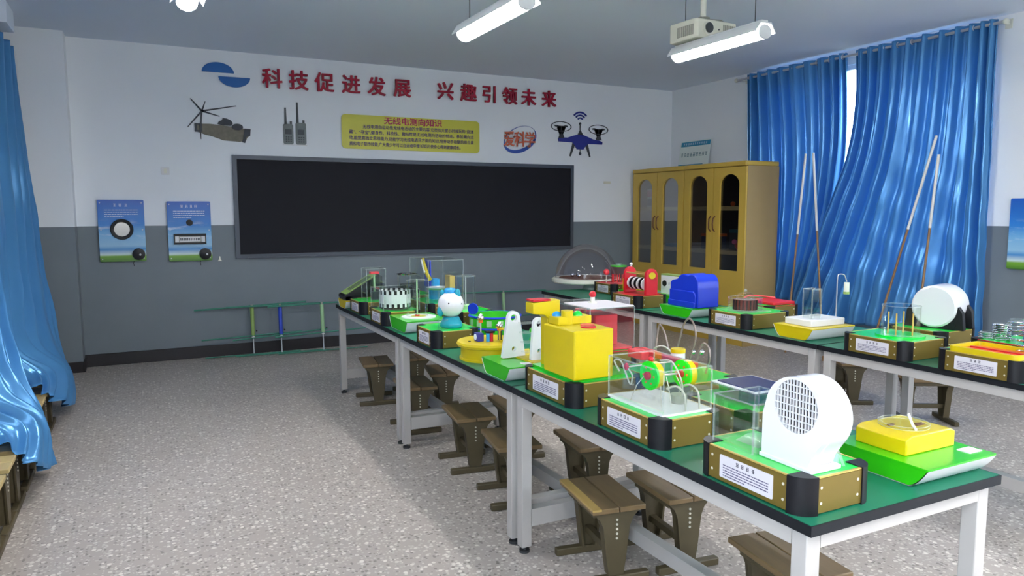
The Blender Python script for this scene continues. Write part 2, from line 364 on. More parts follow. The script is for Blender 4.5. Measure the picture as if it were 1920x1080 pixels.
# ------------------------------------------------------------------ ceiling lamps
def lamp(name, label, group=None):
    r = thing(name, label, 'ceiling lamp', group=group)
    n = 14
    MB().prism([(-.088, -.022), (-.088, -.012), (-.05, .045), (.05, .045), (.088, -.012), (.088, -.022), (.045, .036), (-.045, .036)], 'y', -.46, .46).build('reflector', 'lamp_housing', r)
    MB().box(-.03, .03, -.45, .45, .045, .062).build('lamp_housing', 'lamp_housing', r, bev=.006)
    MB().prism([(.055*cos(2*pi*i/20), -.016+.045*sin(2*pi*i/20)) for i in range(20)], 'y', -.447, .447).build('diffuser', 'lamp_glow', r)
    for y in (-.449, .449): MB().prism([(.057*cos(2*pi*i/20), -.016+.047*sin(2*pi*i/20)) for i in range(20)], 'y', y-.006, y+.006).build('end_cap', 'lamp_housing', r)
    for y in (-.36, .36): MB().cyl((0, y, 0), .003, .05, ZC-2.76, 8).build('suspension_wire', 'dark_steel', r)
    return r
l0 = lamp('ceiling_lamp', 'lit tubular ceiling lamp over the open floor, leftmost and cut by the top edge'); l0.location = (.30, 4.28, 2.76)
dup(l0, (2.03, 4.28, 2.76), label='lit tubular ceiling lamp hanging above the middle of the room, in front of the slogan')
dup(l0, (3.79, 4.20, 2.76), label='lit tubular ceiling lamp hanging just under the projector')
for y in (-.4, -2.0):  # unseen lamps added behind the camera to help light the room
    for x in (.30, 2.03, 3.79): dup(l0, (x, y, 2.76), label='unseen tubular ceiling lamp added behind the camera to light the room', group='unseen ceiling lamps added behind the camera')
for y in (-.4, -2.0): dup(l0, (5.5, y, 2.76), label='unseen tubular ceiling lamp added on the window side to light the room', group='unseen ceiling lamps added on the window side')  # further unseen lamps, added for light on the window side

# ------------------------------------------------------------------ projector
p = thing('projector', 'off-white projector hanging from the ceiling on a metal bracket', 'projector', (3.91, 4.50, 2.825), radians(3))
MB().prism(rr2(.42, .30, .03), 'z', 0, .14).build('casing', 'projector', p, bev=.008)
b = MB().cyl((-.095, -.15, .075), .050, -.014, .002, 28, 0, 'y'); b.build('lens_ring', 'offwhite', p)
MB().cyl((-.095, -.166, .075), .038, -.004, .004, 24, 0, 'y').build('lens', 'lens', p)
b = MB()
for i in range(7): b.box(.06+.018*i, .07+.018*i, -.154, -.148, .025, .115)
b.build('front_vent', 'vent', p)
b = MB()
for i in range(9): b.box(-.214, -.208, -.12+.02*i, -.11+.02*i, .025, .10)
b.build('side_vent', 'vent', p)
MB().cyl((.015, -.152, .045), .008, -.006, .002, 12, 0, 'y').cyl((.015, -.152, .075), .006, -.004, .002, 12, 0, 'y').build('sensor', 'lens', p)
b = MB()
for sx in (-1, 1):
    for sy in (-1, 1): b.tube([(0, 0, .18), (sx*.10, sy*.08, .165), (sx*.14, sy*.10, .141)], .008)
b.cyl((0, 0, 0), .05, .17, .19, 20); b.build('bracket_arm', 'grey_plastic', p)
MB().cyl((0, 0, 0), .022, .19, ZC-2.825, 18).build('ceiling_pole', 'offwhite', p)
MB().tube([(.06, .1, .14), (.05, .06, .22), (.035, .03, .25), (.035, .0, .40)], .005).build('cable', 'black_plastic', p)

# ------------------------------------------------------------------ curtains
def crom(P, t):
    n = len(P)-1; x = min(max(t, 0), .99999)*n; i = int(x); u = x-i
    a = P[max(i-1, 0)]; b = P[i]; c = P[i+1]; d = P[min(i+2, n)]
    return ((b*2)+(c-a)*u+(a*2-b*5+c*4-d)*u*u+(b*3-a-c*3+d)*u**3)*.5
def curtain(parent, rows, nfold, amp, nu=220, nv=46, seed=1, wr=.012, skew=0, gather=0):
    R = random.Random(seed); ph = [R.uniform(0, 6.28) for _ in range(12)]
    vs_ = [r[0] for r in rows]; PL = [[Vector(q) for q in r[1]] for r in rows]
    def base(u, v):
        k = max(i for i in range(len(vs_)) if vs_[i] <= v+1e-9); k = min(k, len(vs_)-2)
        t = (v-vs_[k])/(vs_[k+1]-vs_[k])
        A = [crom(pl, u) for pl in PL]
        a = A[max(k-1, 0)]; b = A[k]; c = A[k+1]; d = A[min(k+2, len(A)-1)]
        return ((b*2)+(c-a)*t+(a*2-b*5+c*4-d)*t*t+(b*3-a-c*3+d)*t**3)*.5
    out = []
    for j in range(nv+1):
        v = j/nv; row = []
        for i in range(nu+1):
            u = i/nu; p = base(u, v); e = 1e-3
            du = base(min(u+e, 1), v)-base(max(u-e, 0), v); dv = base(u, min(v+e, 1))-base(u, max(v-e, 0))
            N = du.cross(dv); N = N.normalized() if N.length > 1e-12 else Vector((1, 0, 0))
            w = u+.012*v*sin(9*u+ph[0])+.010*v*sin(5*v+17*u+ph[1])+skew*v*u*(1-u)+gather*u**4
            s = sin(2*pi*nfold*w+.5*sin(2*pi*nfold*w))+.34*sin(2*pi*nfold*2.0*w+ph[7]+1.5*sin(7*u)+1.2*v)+.22*v*sin(2*pi*nfold*2.3*w+ph[2]+2*v)+.35*v*sin(2*pi*nfold*.46*w+ph[3])
            a = amp[0]+(amp[1]-amp[0])*v
            wrk = wr*v**2*(sin(23*v+11*u+ph[4])*sin(31*u+ph[5])+.6*sin(47*v-19*u+ph[6]))
            row.append(tuple(p+N*(a*s+wrk)))
        out.append(row)
    o = MB().grid(out).build('fabric', 'curtain', parent, angle=180)
    q = o.modifiers.new('thickness', 'SOLIDIFY'); q.thickness = .0015
    return o
def eyelets(parent, x, ys, z, r=.024):
    for y in ys:
        b = MB().tube([(x+r*cos(2*pi*i/18), y, z+r*sin(2*pi*i/18)) for i in range(18)], .006, 6, 0, True); b.build('eyelet', 'steel', parent)
XC = 6.545; ZR = 3.155; KF = 1.019
far = lambda p: (p[0]+.125, p[1]*KF, 1.55+(p[2]-1.55)*KF)
fr = lambda rows: [(v_, [far(q) for q in pts]) for v_, pts in rows]
c1 = thing('curtain', 'shiny blue satin curtain hanging behind the yellow cabinet, left of the bright window gap', 'curtain')
curtain(c1, fr([(0, [(XC, 6.72, 3.165), (XC, 6.2, 3.165), (XC, 5.35, 3.165)]), (.4, [(XC+.02, 6.70, 2.2), (XC+.02, 6.1, 2.2), (XC+.045, 5.35, 2.2)]), (.75, [(XC+.01, 6.66, 1.3), (XC+.02, 6.1, 1.3), (XC+.05, 5.50, 1.3)]), (1, [(XC, 6.6, .53), (XC, 6.15, .54), (XC+.05, 5.78, .52)])]), 7.5, (.040, .046), seed=3, gather=.28)
XC = 6.67
eyelets(c1, XC, [KF*(6.72-1.37*(i+.5)/17) for i in range(0, 17, 2)], ZR)
XC = 6.545
c2 = thing('curtain', 'shiny blue satin curtain sweeping to the lower left, right of the bright window gap', 'curtain')
curtain(c2, fr([(0, [(XC, 5.235, 3.165), (XC, 4.7, 3.165), (XC, 3.87, 3.165)]), (.2, [(XC, 5.215, 2.61), (XC, 4.7, 2.61), (XC, 3.87, 2.6)]), (.4, [(XC-.04, 5.27, 2.07), (XC, 4.74, 2.07), (XC, 3.86, 2.07)]), (.6, [(XC-.10, 5.45, 1.52), (XC-.04, 4.82, 1.5), (XC, 3.86, 1.5)]), (.8, [(XC-.15, 5.63, .95), (XC-.08, 4.9, .95), (XC, 3.85, .95)]), (1, [(XC-.18, 5.83, .40), (XC-.12, 4.95, .41), (XC, 3.84, .42)])]), 8.5, (.040, .052), nu=300, nv=60, seed=11, wr=.024, skew=.35, gather=.34)
XC = 6.67
eyelets(c2, XC, [KF*(5.235-1.365*(i+.5)/19) for i in range(0, 19, 2)], ZR)
t = thing('curtain_rod', 'brushed metal curtain rod over the right-hand window', 'curtain rod')
MB().cyl((XC, 0, ZR), .014, 3.87, 7.03, 16, 0, 'y').build('rod', 'steel', t)
for y in (3.86, 7.04): MB().ball((XC, y, ZR), .026, 0, 16).build('finial', 'offwhite', t)
for y in (3.90, 5.38, 6.97): MB().box(XC-.01, XR, y-.008, y+.008, ZR-.008, ZR+.008).box(XR-.006, XR, y-.03, y+.03, ZR-.04, ZR+.04).build('wall_bracket', 'offwhite', t)
XQ = -.98
c3 = thing('curtain', 'shiny blue satin curtain draped over stools at the left, farther one beside the pillar', 'curtain')
curtain(c3, [(0, [(XQ, 6.15, 2.99), (XQ, 7.2, 2.99), (XQ, 8.07, 2.99)]), (.3, [(XQ, 6.05, 2.1), (XQ+.02, 7.0, 2.05), (-.90, 7.89, 2.02)]), (.5, [(XQ+.02, 5.95, 1.5), (-.93, 6.9, 1.5), (-.85, 7.82, 1.54)]), (.7, [(XQ+.03, 5.85, 1.0), (-.88, 6.6, 1.0), (-.77, 7.48, .98)]), (.84, [(-.95, 5.74, .66), (-.80, 6.2, .62), (-.66, 7.1, .50)]),
    (.93, [(-.95, 5.66, .45), (-.70, 5.88, .43), (-.585, 6.2, .40), (-.56, 6.6, .33), (-.60, 6.92, .24)]), (1, [(-.95, 5.60, .385), (-.66, 5.64, .385), (-.565, 5.83, .26), (-.55, 6.3, .11), (-.56, 6.72, .03)])], 7.0, (.06, .022), nu=240, nv=60, seed=5, wr=.012)
c4 = thing('curtain', 'shiny blue satin curtain draped over stools at the left, nearer one reaching the floor', 'curtain')
curtain(c4, [(0, [(XQ, 3.9, 2.99), (XQ, 5.0, 2.99), (XQ, 6.10, 2.99)]), (.45, [(XQ, 3.9, 1.6), (-.96, 4.9, 1.6), (-.90, 5.85, 1.5)]), (.65, [(XQ, 4.0, 1.0), (-.92, 4.8, 1.0), (-.79, 5.40, .93)]), (.82, [(-.97, 4.15, .64), (-.80, 4.55, .62), (-.67, 5.12, .58)]),
    (.92, [(-.96, 4.22, .47), (-.72, 4.42, .44), (-.585, 4.62, .42), (-.56, 4.84, .36), (-.60, 5.08, .30)]), (1, [(-.95, 4.30, .385), (-.68, 4.34, .385), (-.565, 4.40, .27), (-.54, 4.72, .12), (-.55, 5.04, .05)])], 7.0, (.06, .022), nu=240, nv=60, seed=8, wr=.012)
t = thing('curtain_rod', 'metal curtain rod along the left wall ending at the pillar', 'curtain rod')
MB().cyl((XQ, 0, 2.945), .014, 3.7, 8.14, 16, 0, 'y').build('rod', 'offwhite', t)
MB().ball((XQ, 8.13, 2.945), .024, 0, 16).build('finial', 'offwhite', t)
for y in (3.8, 6.12, 8.05): MB().box(XL, XQ+.01, y-.008, y+.008, 2.937, 2.953).build('wall_bracket', 'offwhite', t)

# ------------------------------------------------------------------ wall decoration
YW = YF
t = thing('blackboard', 'long black chalkboard with a grey metal frame on the front wall', 'blackboard', (3.03, YW, 1.05))
MB().box(-2.10, 2.10, -.018, -.004, .03, 1.08).build('writing_surface', 'board_black', t)
v, f = shape([rect(-2.125, 2.125, 0, 1.108), rect(-2.08, 2.08, .045, 1.063)], .032)
MB().add(v, f, 0, XZ(0, 0, 0)).build('frame', 'board_frame', t, bev=.003)
MB().box(-2.0, 2.0, -.05, -.03, .0, .014).build('chalk_ledge', 'board_frame', t)
t = thing('wall_emblem', 'blue two-part half-ellipse emblem at the left end of the red slogan', 'emblem', (.884, YW, 2.99))
for dx, dz, a in ((-.082, .015, 0), (.078, -.023, pi)):
    v, f = shape([ell(dx, dz, .158, .103, 32, a, a+pi)], .012); MB().add(v, f, 0, XZ(0, -.008, 0)).build('half_ellipse', 'logo_blue', t)
ords = ['first', 'second', 'third', 'fourth', 'fifth', 'sixth']
for k, (line, xs) in enumerate((('科技促进发展', (1.345, 1.625, 1.905, 2.205, 2.50, 2.806)), ('兴趣引领未来', (3.348, 3.65, 3.925, 4.21, 4.482, 4.777)))):
    for i, ch in enumerate(line):
        v0, f0 = text(ch, .218, .022); v = []; f = []
        for dx, dz in ((-.0045, -.0035), (.0045, -.0035), (-.0045, .0035), (.0045, .0035), (0, 0)):
            k0 = len(v); v += [(q[0]+dx, q[1]+dz, q[2]+.0006*(k0//len(v0))) for q in v0]; f += [tuple(i_+k0 for i_ in g_) for g_ in f0]
        cx = (min(q[0] for q in v)+max(q[0] for q in v))/2; cy = (min(q[1] for q in v)+max(q[1] for q in v))/2
        v = [(q[0]-cx, q[1]-cy, q[2]) for q in v]
        o = MB().add(v, f, 0, XZ(0, 0, 0)).build('slogan_character', 'slogan_red', loc=(xs[i], YW-.012, 2.985+.008*k))
        tag(o, f'glossy dark red raised character {ch}, {ords[i]} of the {"left" if k == 0 else "right"} half of the wall slogan', 'wall lettering', 'red slogan characters on the front wall')
def outline(parent, name, m, splines, depth=.008, y=0):
    v, f = shape(splines, depth); return MB().add(v, f, 0, XZ(0, y, 0)).build(name, m, parent)
def bar2(p, q, r0, r1=None):
    r1 = r0 if r1 is None else r1; d = Vector((q[0]-p[0], q[1]-p[1])).normalized(); n = Vector((-d.y, d.x))
    return [(p[0]+n.x*r0, p[1]+n.y*r0), (p[0]-n.x*r0, p[1]-n.y*r0), (q[0]-n.x*r1, q[1]-n.y*r1), (q[0]+n.x*r1, q[1]+n.y*r1)]
# helicopter cut-out
t = thing('helicopter_cutout', 'cut-out picture of a camouflaged helicopter on the white wall', 'wall decoration', (0, YW, 0))
outline(t, 'fuselage', 'camo', [[(.575, 2.468), (.70, 2.472), (.80, 2.465), (.95, 2.45), (1.02, 2.44), (1.106, 2.436), (1.10, 2.365), (1.07, 2.345), (1.055, 2.31), (.99, 2.297), (.95, 2.30), (.83, 2.307), (.72, 2.345), (.65, 2.36), (.585, 2.385), (.57, 2.41)]])
outline(t, 'engine', 'heli_dark', [[(.775, 2.475), (.79, 2.50), (.82, 2.515), (.83, 2.54), (.87, 2.535), (.91, 2.518), (.93, 2.49), (.91, 2.462), (.83, 2.462)]], .008, -.006)
outline(t, 'canopy', 'heli_dark', [ell(.975, 2.452, .055, .034, 24)], .008, -.009)
outline(t, 'cockpit', 'heli_dark', [[(1.045, 2.435), (1.106, 2.436), (1.10, 2.365), (1.06, 2.35), (1.05, 2.30), (1.025, 2.30), (1.03, 2.36)]], .008, -.006)
outline(t, 'tail_frame', 'heli_dark', [rect(.553, .625, 2.385, 2.472), rect(.575, .60, 2.402, 2.458)], .008, -.006)
outline(t, 'rotor_mast', 'heli_dark', [bar2((.628, 2.60), (.614, 2.465), .008)], .006, -.002)
for e in ((.525, 2.722), (.665, 2.70), (.97, 2.672), (.487, 2.43), (.80, 2.555), (.61, 2.31)):
    outline(t, 'rotor_blade', 'heli_dark', [bar2((.63, 2.60), e, .009, .004)] if e[1] > 2.32 else [bar2((.61, 2.40), e, .006, .003)], .006, -.004)
outline(t, 'wheel_strut', 'heli_dark', [bar2((1.05, 2.36), (1.03, 2.29), .012, .016)], .006, -.009)
for k, (x, w, zt, za, ax, lab) in enumerate(((1.5, .108, 2.512, 2.685, 1.474, 'shorter antenna, left of two'), (1.636, .114, 2.53, 2.75, 1.602, 'longer antenna, right of two'))):
    t = thing('radio_cutout', 'cut-out picture of a grey walkie-talkie with the '+lab, 'wall decoration', (0, YW, 0), group='walkie-talkie cut-outs')
    outline(t, 'radio_body', 'radio_grey', [[(p_[0]+x, p_[1]+(zt+2.292)/2) for p_ in rr2(w, zt-2.292, .02)]])
    outline(t, 'antenna', 'radio_dark', [bar2((ax, zt-.005), (ax, za), .013, .008)], .008)
    outline(t, 'knob', 'radio_dark', [rect(x+.02, x+.042, zt-.002, zt+.03)], .008)
    outline(t, 'screen', 'radio_dark', [rect(x-.035, x+.035, 2.40, 2.455)], .004, -.007)
    outline(t, 'keypad', 'radio_dark', [rect(x-.03+.024*i, x-.014+.024*i, 2.315+.024*j, 2.328+.024*j) for i in range(3) for j in range(3)], .004, -.007)
    outline(t, 'backing_edge', 'white', [rect(x-w/2-.006, x+w/2+.006, 2.282, 2.292)], .006)
# yellow notice
t = thing('notice_board', 'yellow rounded board with crimson heading and purple text above the blackboard', 'notice board', (2.941, YW-.004, 2.462))
outline(t, 'board', 'board_yellow', [rr2(1.71, .385, .045)], .012)
def line_on(parent, name, m, s_, size, x, z, y, bold=.001, sp_=1.0, al='CENTER', fit=None):
    v0, f0 = text(s_, size, .002, 0, al, sp_); v = []; f = []
    for k_, (dx, dz) in enumerate(((0, 0), (bold, 0), (-bold, 0), (0, bold), (0, -bold)) if bold else ((0, 0),)):
        v += [(q[0]+dx, q[1]+dz, q[2]+.0003*k_) for q in v0]; f += [tuple(i_+k_*len(v0) for i_ in g_) for g_ in f0]
    if fit:
        x0 = min(q[0] for q in v); x1 = max(q[0] for q in v); k = (fit[1]-fit[0])/(x1-x0); v = [(fit[0]+(q[0]-x0)*k, q[1], q[2]) for q in v]; x = 0
    cy = (min(q[1] for q in v)+max(q[1] for q in v))/2
    return MB().add([(q[0], q[1]-cy, q[2]) for q in v], f, 0, XZ(x, y, z)).build(name, m, parent)
line_on(t, 'heading_text', 'text_crimson', '无线电测向知识', .088, 0, .142, -.012, .0022, fit=(-.36, .36))
for z, s_, ft in ((.062, '无线电测向运动是无线电活动的主要内容,它类似大家小时候玩的“捉迷', (-.61, .775)), (-.003, '藏”、“寻宝”,健身性、科技性、趣味性是无线电测向活动的特点。参加测向运', (-.77, .775)), (-.068, '动,能提高独立思维能力,还能学习无线电通讯方面的知识,培养动手动脑的综合素', (-.77, .775)), (-.135, '质和电子制作技能,广大青少年可以在运动中增长知识,使身心得到健康成长。', (-.77, .60))):
    line_on(t, 'body_text', 'text_purple', s_, .048, 0, z, -.012, .0007, fit=ft)
# science emblem with swoosh
t = thing('wall_emblem', 'round blue swoosh emblem with orange characters right of the yellow board', 'emblem', (4.368, YW, 2.462))
def crescent(rx, ry, dx, dz, rx2, ry2, rot):
    a = ell(0, 0, rx, ry, 60); b_ = ell(dx, dz, rx2, ry2, 60); R_ = lambda p: (p[0]*cos(rot)-p[1]*sin(rot), p[0]*sin(rot)+p[1]*cos(rot))
    return [[R_(p) for p in a], [R_(p) for p in b_]]
outline(t, 'swoosh_ring', 'swoosh_blue', crescent(.245, .158, .006, .018, .232, .132, radians(24)), .010)
v, f = text('爱科学', .20, .008, .003, 'CENTER', .86); v = [(q[0]*.80, q[1], q[2]) for q in v]
cy = (min(q[1] for q in v)+max(q[1] for q in v))/2
MB().add([(q[0], q[1]-cy, q[2]) for q in v], f, 0, XZ(-.01, -.012, .005)).build('lettering', 'text_orange', t)
v2, f2 = text('爱科学', .20, .006, .0105, 'CENTER', .86); MB().add([(q[0]*.80, q[1]-cy, q[2]) for q in v2], f2, 0, XZ(-.01, -.004, .005)).build('lettering_outline', 'white', t)
# drone
t = thing('drone_cutout', 'dark blue drone cut-out with signal arcs at the right of the front wall', 'wall decoration', (5.262, YW-.004, 0))
outline(t, 'drone_body', 'deep_blue', [[(-.33, 2.46), (-.34, 2.50), (-.30, 2.515), (-.20, 2.515), (-.12, 2.54), (-.05, 2.56), (0, 2.565), (.05, 2.558), (.12, 2.535), (.20, 2.508), (.30, 2.495), (.35, 2.475), (.345, 2.445), (.12, 2.445), (.07, 2.40), (.05, 2.37), (-.05, 2.37), (-.08, 2.41), (-.12, 2.455)]], .014)
outline(t, 'nose_dome', 'heli_dark', [[(-.045, 2.555), (0, 2.625), (.045, 2.555)]], .010, -.004)
outline(t, 'aerial', 'heli_dark', [bar2((0, 2.61), (0, 2.70), .004)]+[ell(0, 2.705, .016, .018, 16)], .008)
for k, (r_, wd) in enumerate(((.055, .018), (.095, .020), (.135, .022))):
    outline(t, 'signal_arc', 'deep_blue', [ell(0, 2.735, r_, r_*.95, 16, radians(38), radians(142))+ell(0, 2.735, r_-wd, (r_-wd)*.95, 16, radians(142), radians(38))], .008)
for sx, zc in ((-1, 2.655), (1, 2.640)):
    xx = .29*sx
    outline(t, 'rotor_guard', 'heli_dark', [ell(xx, zc, .155, .066, 40), ell(xx, zc, .145, .057, 40)], .008)
    outline(t, 'propeller', 'heli_dark', [ell(xx-.07, zc+.006, .032, .012, 16)], .006); outline(t, 'propeller', 'heli_dark', [ell(xx+.07, zc+.006, .032, .012, 16)], .006)
    outline(t, 'rotor_mast', 'heli_dark', [bar2((xx, 2.50), (xx, zc+.006), .004)]+[rect(xx-.07, xx+.07, zc+.003, zc+.009)], .006, -.001)
    outline(t, 'motor', 'heli_dark', [[(xx-.045, 2.505), (xx-.022, 2.555), (xx+.022, 2.555), (xx+.045, 2.505)]], .010, -.006)
    outline(t, 'landing_leg', 'heli_dark', [bar2((.095*sx, 2.45), (.155*sx, 2.275), .022, .010)], .008, -.003)
outline(t, 'camera', 'heli_dark', [ell(0, 2.315, .018, .02, 16)]+[bar2((0, 2.335), (0, 2.38), .004)], .008, -.003)

R0 = random.Random(4)
def glyphs(b, x, z, n, sz, pitch, y, m=0):
    """n small illegible characters as crossed strokes on a plane facing -y"""
    for i in range(n):
        cx = x+pitch*i
        for k in range(3): zz = z+sz*(k/2-.5)*.85; w = sz*R0.uniform(.25, .48); b.box(cx-w, cx+w, y-.0006, y, zz-sz*.06, zz+sz*.06, m)
        for q in (-1, 1): xx = cx+q*sz*R0.uniform(.1, .35); b.box(xx-sz*.06, xx+sz*.06, y-.0006, y, z-sz*.45, z+sz*.45, m)
def dashes(b, x0, x1, z, h, y, m=0):
    x = x0
    while x < x1:
        w = R0.uniform(.6, 2.2)*h*2; b.box(x, min(x+w, x1), y-.0005, y, z-h/2, z+h/2, m); x += w+h*.7
def wall_exhibit(label, x0, x1, z0, kind):
    w, h = x1-x0, .62
    t = thing('wall_exhibit', label, 'science panel', ((x0+x1)/2, YW, z0), group='blue sky-print science panels on the front wall')
    MB().prism(rr2(w, h, .012, (0, h/2)), 'y', -.034, -.012).build('panel_board', 'print', t, bev=.002)
    MB().box(-w/2+.02, w/2-.02, -.012, 0, .02, h-.02).build('backing_frame', 'navy', t)
    b = MB(); glyphs(b, -.055 if kind == 0 else -.068, h-.052, 3 if kind == 0 else 4, .030, .05 if kind == 0 else .045, -.034); b.build('title_text', 'text_white', t)
    b = MB()
    for k in range(4): dashes(b, -w*.36, w*(.36 if k < 3 else .05), h-.10-.022*k, .007, -.034)
    b.build('caption_text', 'text_white', t)
    for sx in (-1, 1):
        for zz in (.03, h/2+.01, h-.03): MB().cyl((sx*(w/2-.022), -.034, zz), .006, -.004, .001, 10, 0, 'y').build('screw', 'steel', t)
    if kind == 0:
        MB().lathe([(.072, 0), (.100, 0), (.104, -.012), (.098, -.022), (.078, -.020), (.070, -.004)], (-.0, -.034, .325), 40, 0, 'y').build('display_ring', 'black_plastic', t)
        MB().cyl((0, -.034, .325), .072, -.006, 0, 36, 0, 'y').build('mirror_disc', 'mirror', t)
    else:
        MB().cyl((0, -.034, .40), .032, -.012, .0, 28, 0, 'y').build('speaker_hole', 'black_plastic', t)
        v, f = shape([rect(-.155, .155, .175, .285), rect(-.145, .145, .195, .262)], .02)
        MB().add(v, f, 0, XZ(0, -.034, 0)).build('window_frame', 'black_plastic', t)
        MB().box(-.145, .145, -.038, -.033, .195, .262).build('window_back', 'grey_plastic', t)
        b = MB().box(-.10, .10, -.05, -.036, .205, .252)
        for k in range(12): b.box(-.095+.0165*k, -.085+.0165*k, -.052, -.049, .215, .242, 1)
        b.build('mouth_organ', ['steel', 'radio_dark'], t)
        for s_ in (-1, 1): MB().box(s_*.125-.018, s_*.125+.018, -.05, -.036, .198, .26).build('end_block', 'white', t)
    MB().lathe([(0, -.034), (.03, -.034), (.056, -.028), (.060, 0)], (w/2-.068, -.034, .072), 32, 0, 'y').build('crank_disc', 'black_plastic', t)
    MB().ball((w/2-.055, -.075, .068), .011, 0, 12).build('crank_knob', 'white', t)
    MB().tube([(w/2-.11, -.02, .02), (w/2-.12, -.02, -.02), (w/2-.115, -.012, -.05)], .003, 6).build('cable', 'black_plastic', t)
wall_exhibit('blue sky-print science panel with a round mirror in a black ring', -.375, .04, 1.055, 0)
wall_exhibit('blue sky-print science panel with a mouth organ in a black window', .25, .668, 1.042, 1)
t = thing('wall_exhibit', 'blue sky-print science panel on the right wall beyond the curtain, cut by the frame', 'science panel', (XR, 3.52, 1.045))
v, f = shape([rr2(.50, .61, .012, (0, .305))], .022); MB().add(v, f, 0, YZ(-.012, 0, 0)).build('panel_board', 'print', t, bev=.002)
MB().box(-.012, 0, -.23, .23, .02, .59).build('backing_frame', 'navy', t)
MB().lathe([(0, -.02), (.06, -.018), (.065, 0)], (-.034, -.03, .27), 28, 0, 'x').build('display_disc', 'brown', t)
b = MB().prism(rr2(.078, .078, .006, (0, 0)), 'y', -.010, 0); o = b.build('light_switch', 'white', loc=(.256, YW, 1.973), bev=.002); tag(o, 'square white switch plate on the wall left of the blackboard', 'switch')
MB().prism(rr2(.03, .045, .004), 'y', -.013, -.008).build('rocker', 'offwhite', o)
o = MB().prism([(-.022, 0), (.022, 0), (.008, .02), (.006, .05), (-.006, .05), (-.008, .02)], 'y', -.015, 0).build('wall_hook', 'offwhite', loc=(.742, YW, 1.03)); tag(o, 'small white hook on the grey wall between blue panel and blackboard', 'hook')
o = MB().prism(rr2(.11, .035, .006), 'y', -.012, 0).build('cable_outlet', 'offwhite', loc=(5.70, YW, 1.94), bev=.002); tag(o, 'small white outlet cover on the wall right of the blackboard', 'outlet')

# ------------------------------------------------------------------ direction-finding antennas on the floor by the front wall
def antenna(x, hm, label, half=.56, tl=0, dz=0, yy_=8.30):
    t = thing('radio_antenna', label, 'antenna', (x, yy_, 0), group='hand-held antennas leaning on the front wall')
    L_ = radians(-6); T = Matrix.Rotation(L_, 4, 'X')
    def tb(name, pts, r, m): return MB().tube([T @ Vector(q) for q in pts], r, 10).build(name, m, t)
    tb('handle', [(0, 0, .215), (0, 0, .525)], .021, hm)
    tb('handle_cap', [(0, 0, .19), (0, 0, .216)], .017, 'white'); tb('handle_cap', [(0, 0, .524), (0, 0, .55)], .014, 'grey_plastic')
    tb('boom_rod', [(0, 0, .018), (0, 0, .19)], .007, 'steel')
    tb('element', [(-half, 0, .53-tl*half), (half, 0, .545+tl*half)], .009, 'antenna_green')
    tb('element', [(-half*.9, -.01, .20-dz), (half*.9, -.01, .225+dz)], .008, 'antenna_green')
    tb('element', [(-half*.85, -.012, .012), (half*.85, -.012, .012)], .006, 'antenna_green')
    MB().cyl((.03, -.025, .27), .008, -.012, .012, 10, 0, 'y').build('trigger', 'black_plastic', t)
    return t
antenna(1.04, 'handle_green', 'olive-green handled antenna, leftmost of those leaning on the front wall', .58, .015)
antenna(1.325, 'handle_blue', 'blue handled antenna leaning on the front wall below the blackboard', .56, -.02, .015, 8.24)
antenna(1.768, 'handle_pale', 'pale green handled antenna leaning right of the blue handled one', .58, 0, .005, 8.18)
antenna(4.09, 'handle_pale', 'pale green handled antenna leaning on the front wall behind the white towers', .62, -.03)

# ------------------------------------------------------------------ poles leaning on the right curtain
def pole(p0, p1, label, k=.55, r=.0125):
    p0 = (p0[0]-.02, p0[1]*1.003, 0); p1 = (6.42, p1[1]*1.003, 1.55+(p1[2]-1.55)*1.003); a, b_ = Vector(p0), Vector(p1); m_ = a.lerp(b_, k)
    t = thing('pole', label, 'pole', p0, group='poles leaning on the right-hand curtains')
    q = lambda v_: tuple(v_-a)
    MB().tube([q(a), q(m_)], r*.85, 12).build('wooden_shaft', 'pole_wood', t)
    MB().tube([q(m_), q(b_)], r, 12).build('white_sleeve', 'pole_white', t)
pole((6.30, 5.74, 0), (6.40, 5.69, 2.16), 'thin pole with white sleeve leaning on the curtain, nearest the cabinet', .60)
pole((6.28, 5.22, 0), (6.40, 5.59, 2.16), 'thin pole with white sleeve leaning on the curtain, second from the cabinet', .62)
pole((6.26, 4.72, 0), (6.40, 4.24, 2.22), 'thin pole leaning diagonally on the curtain, third from the cabinet', .62)
pole((6.27, 4.24, 0), (6.40, 4.21, 2.05), 'thin upright pole with white sleeve leaning on the curtain behind the white drum', .68)

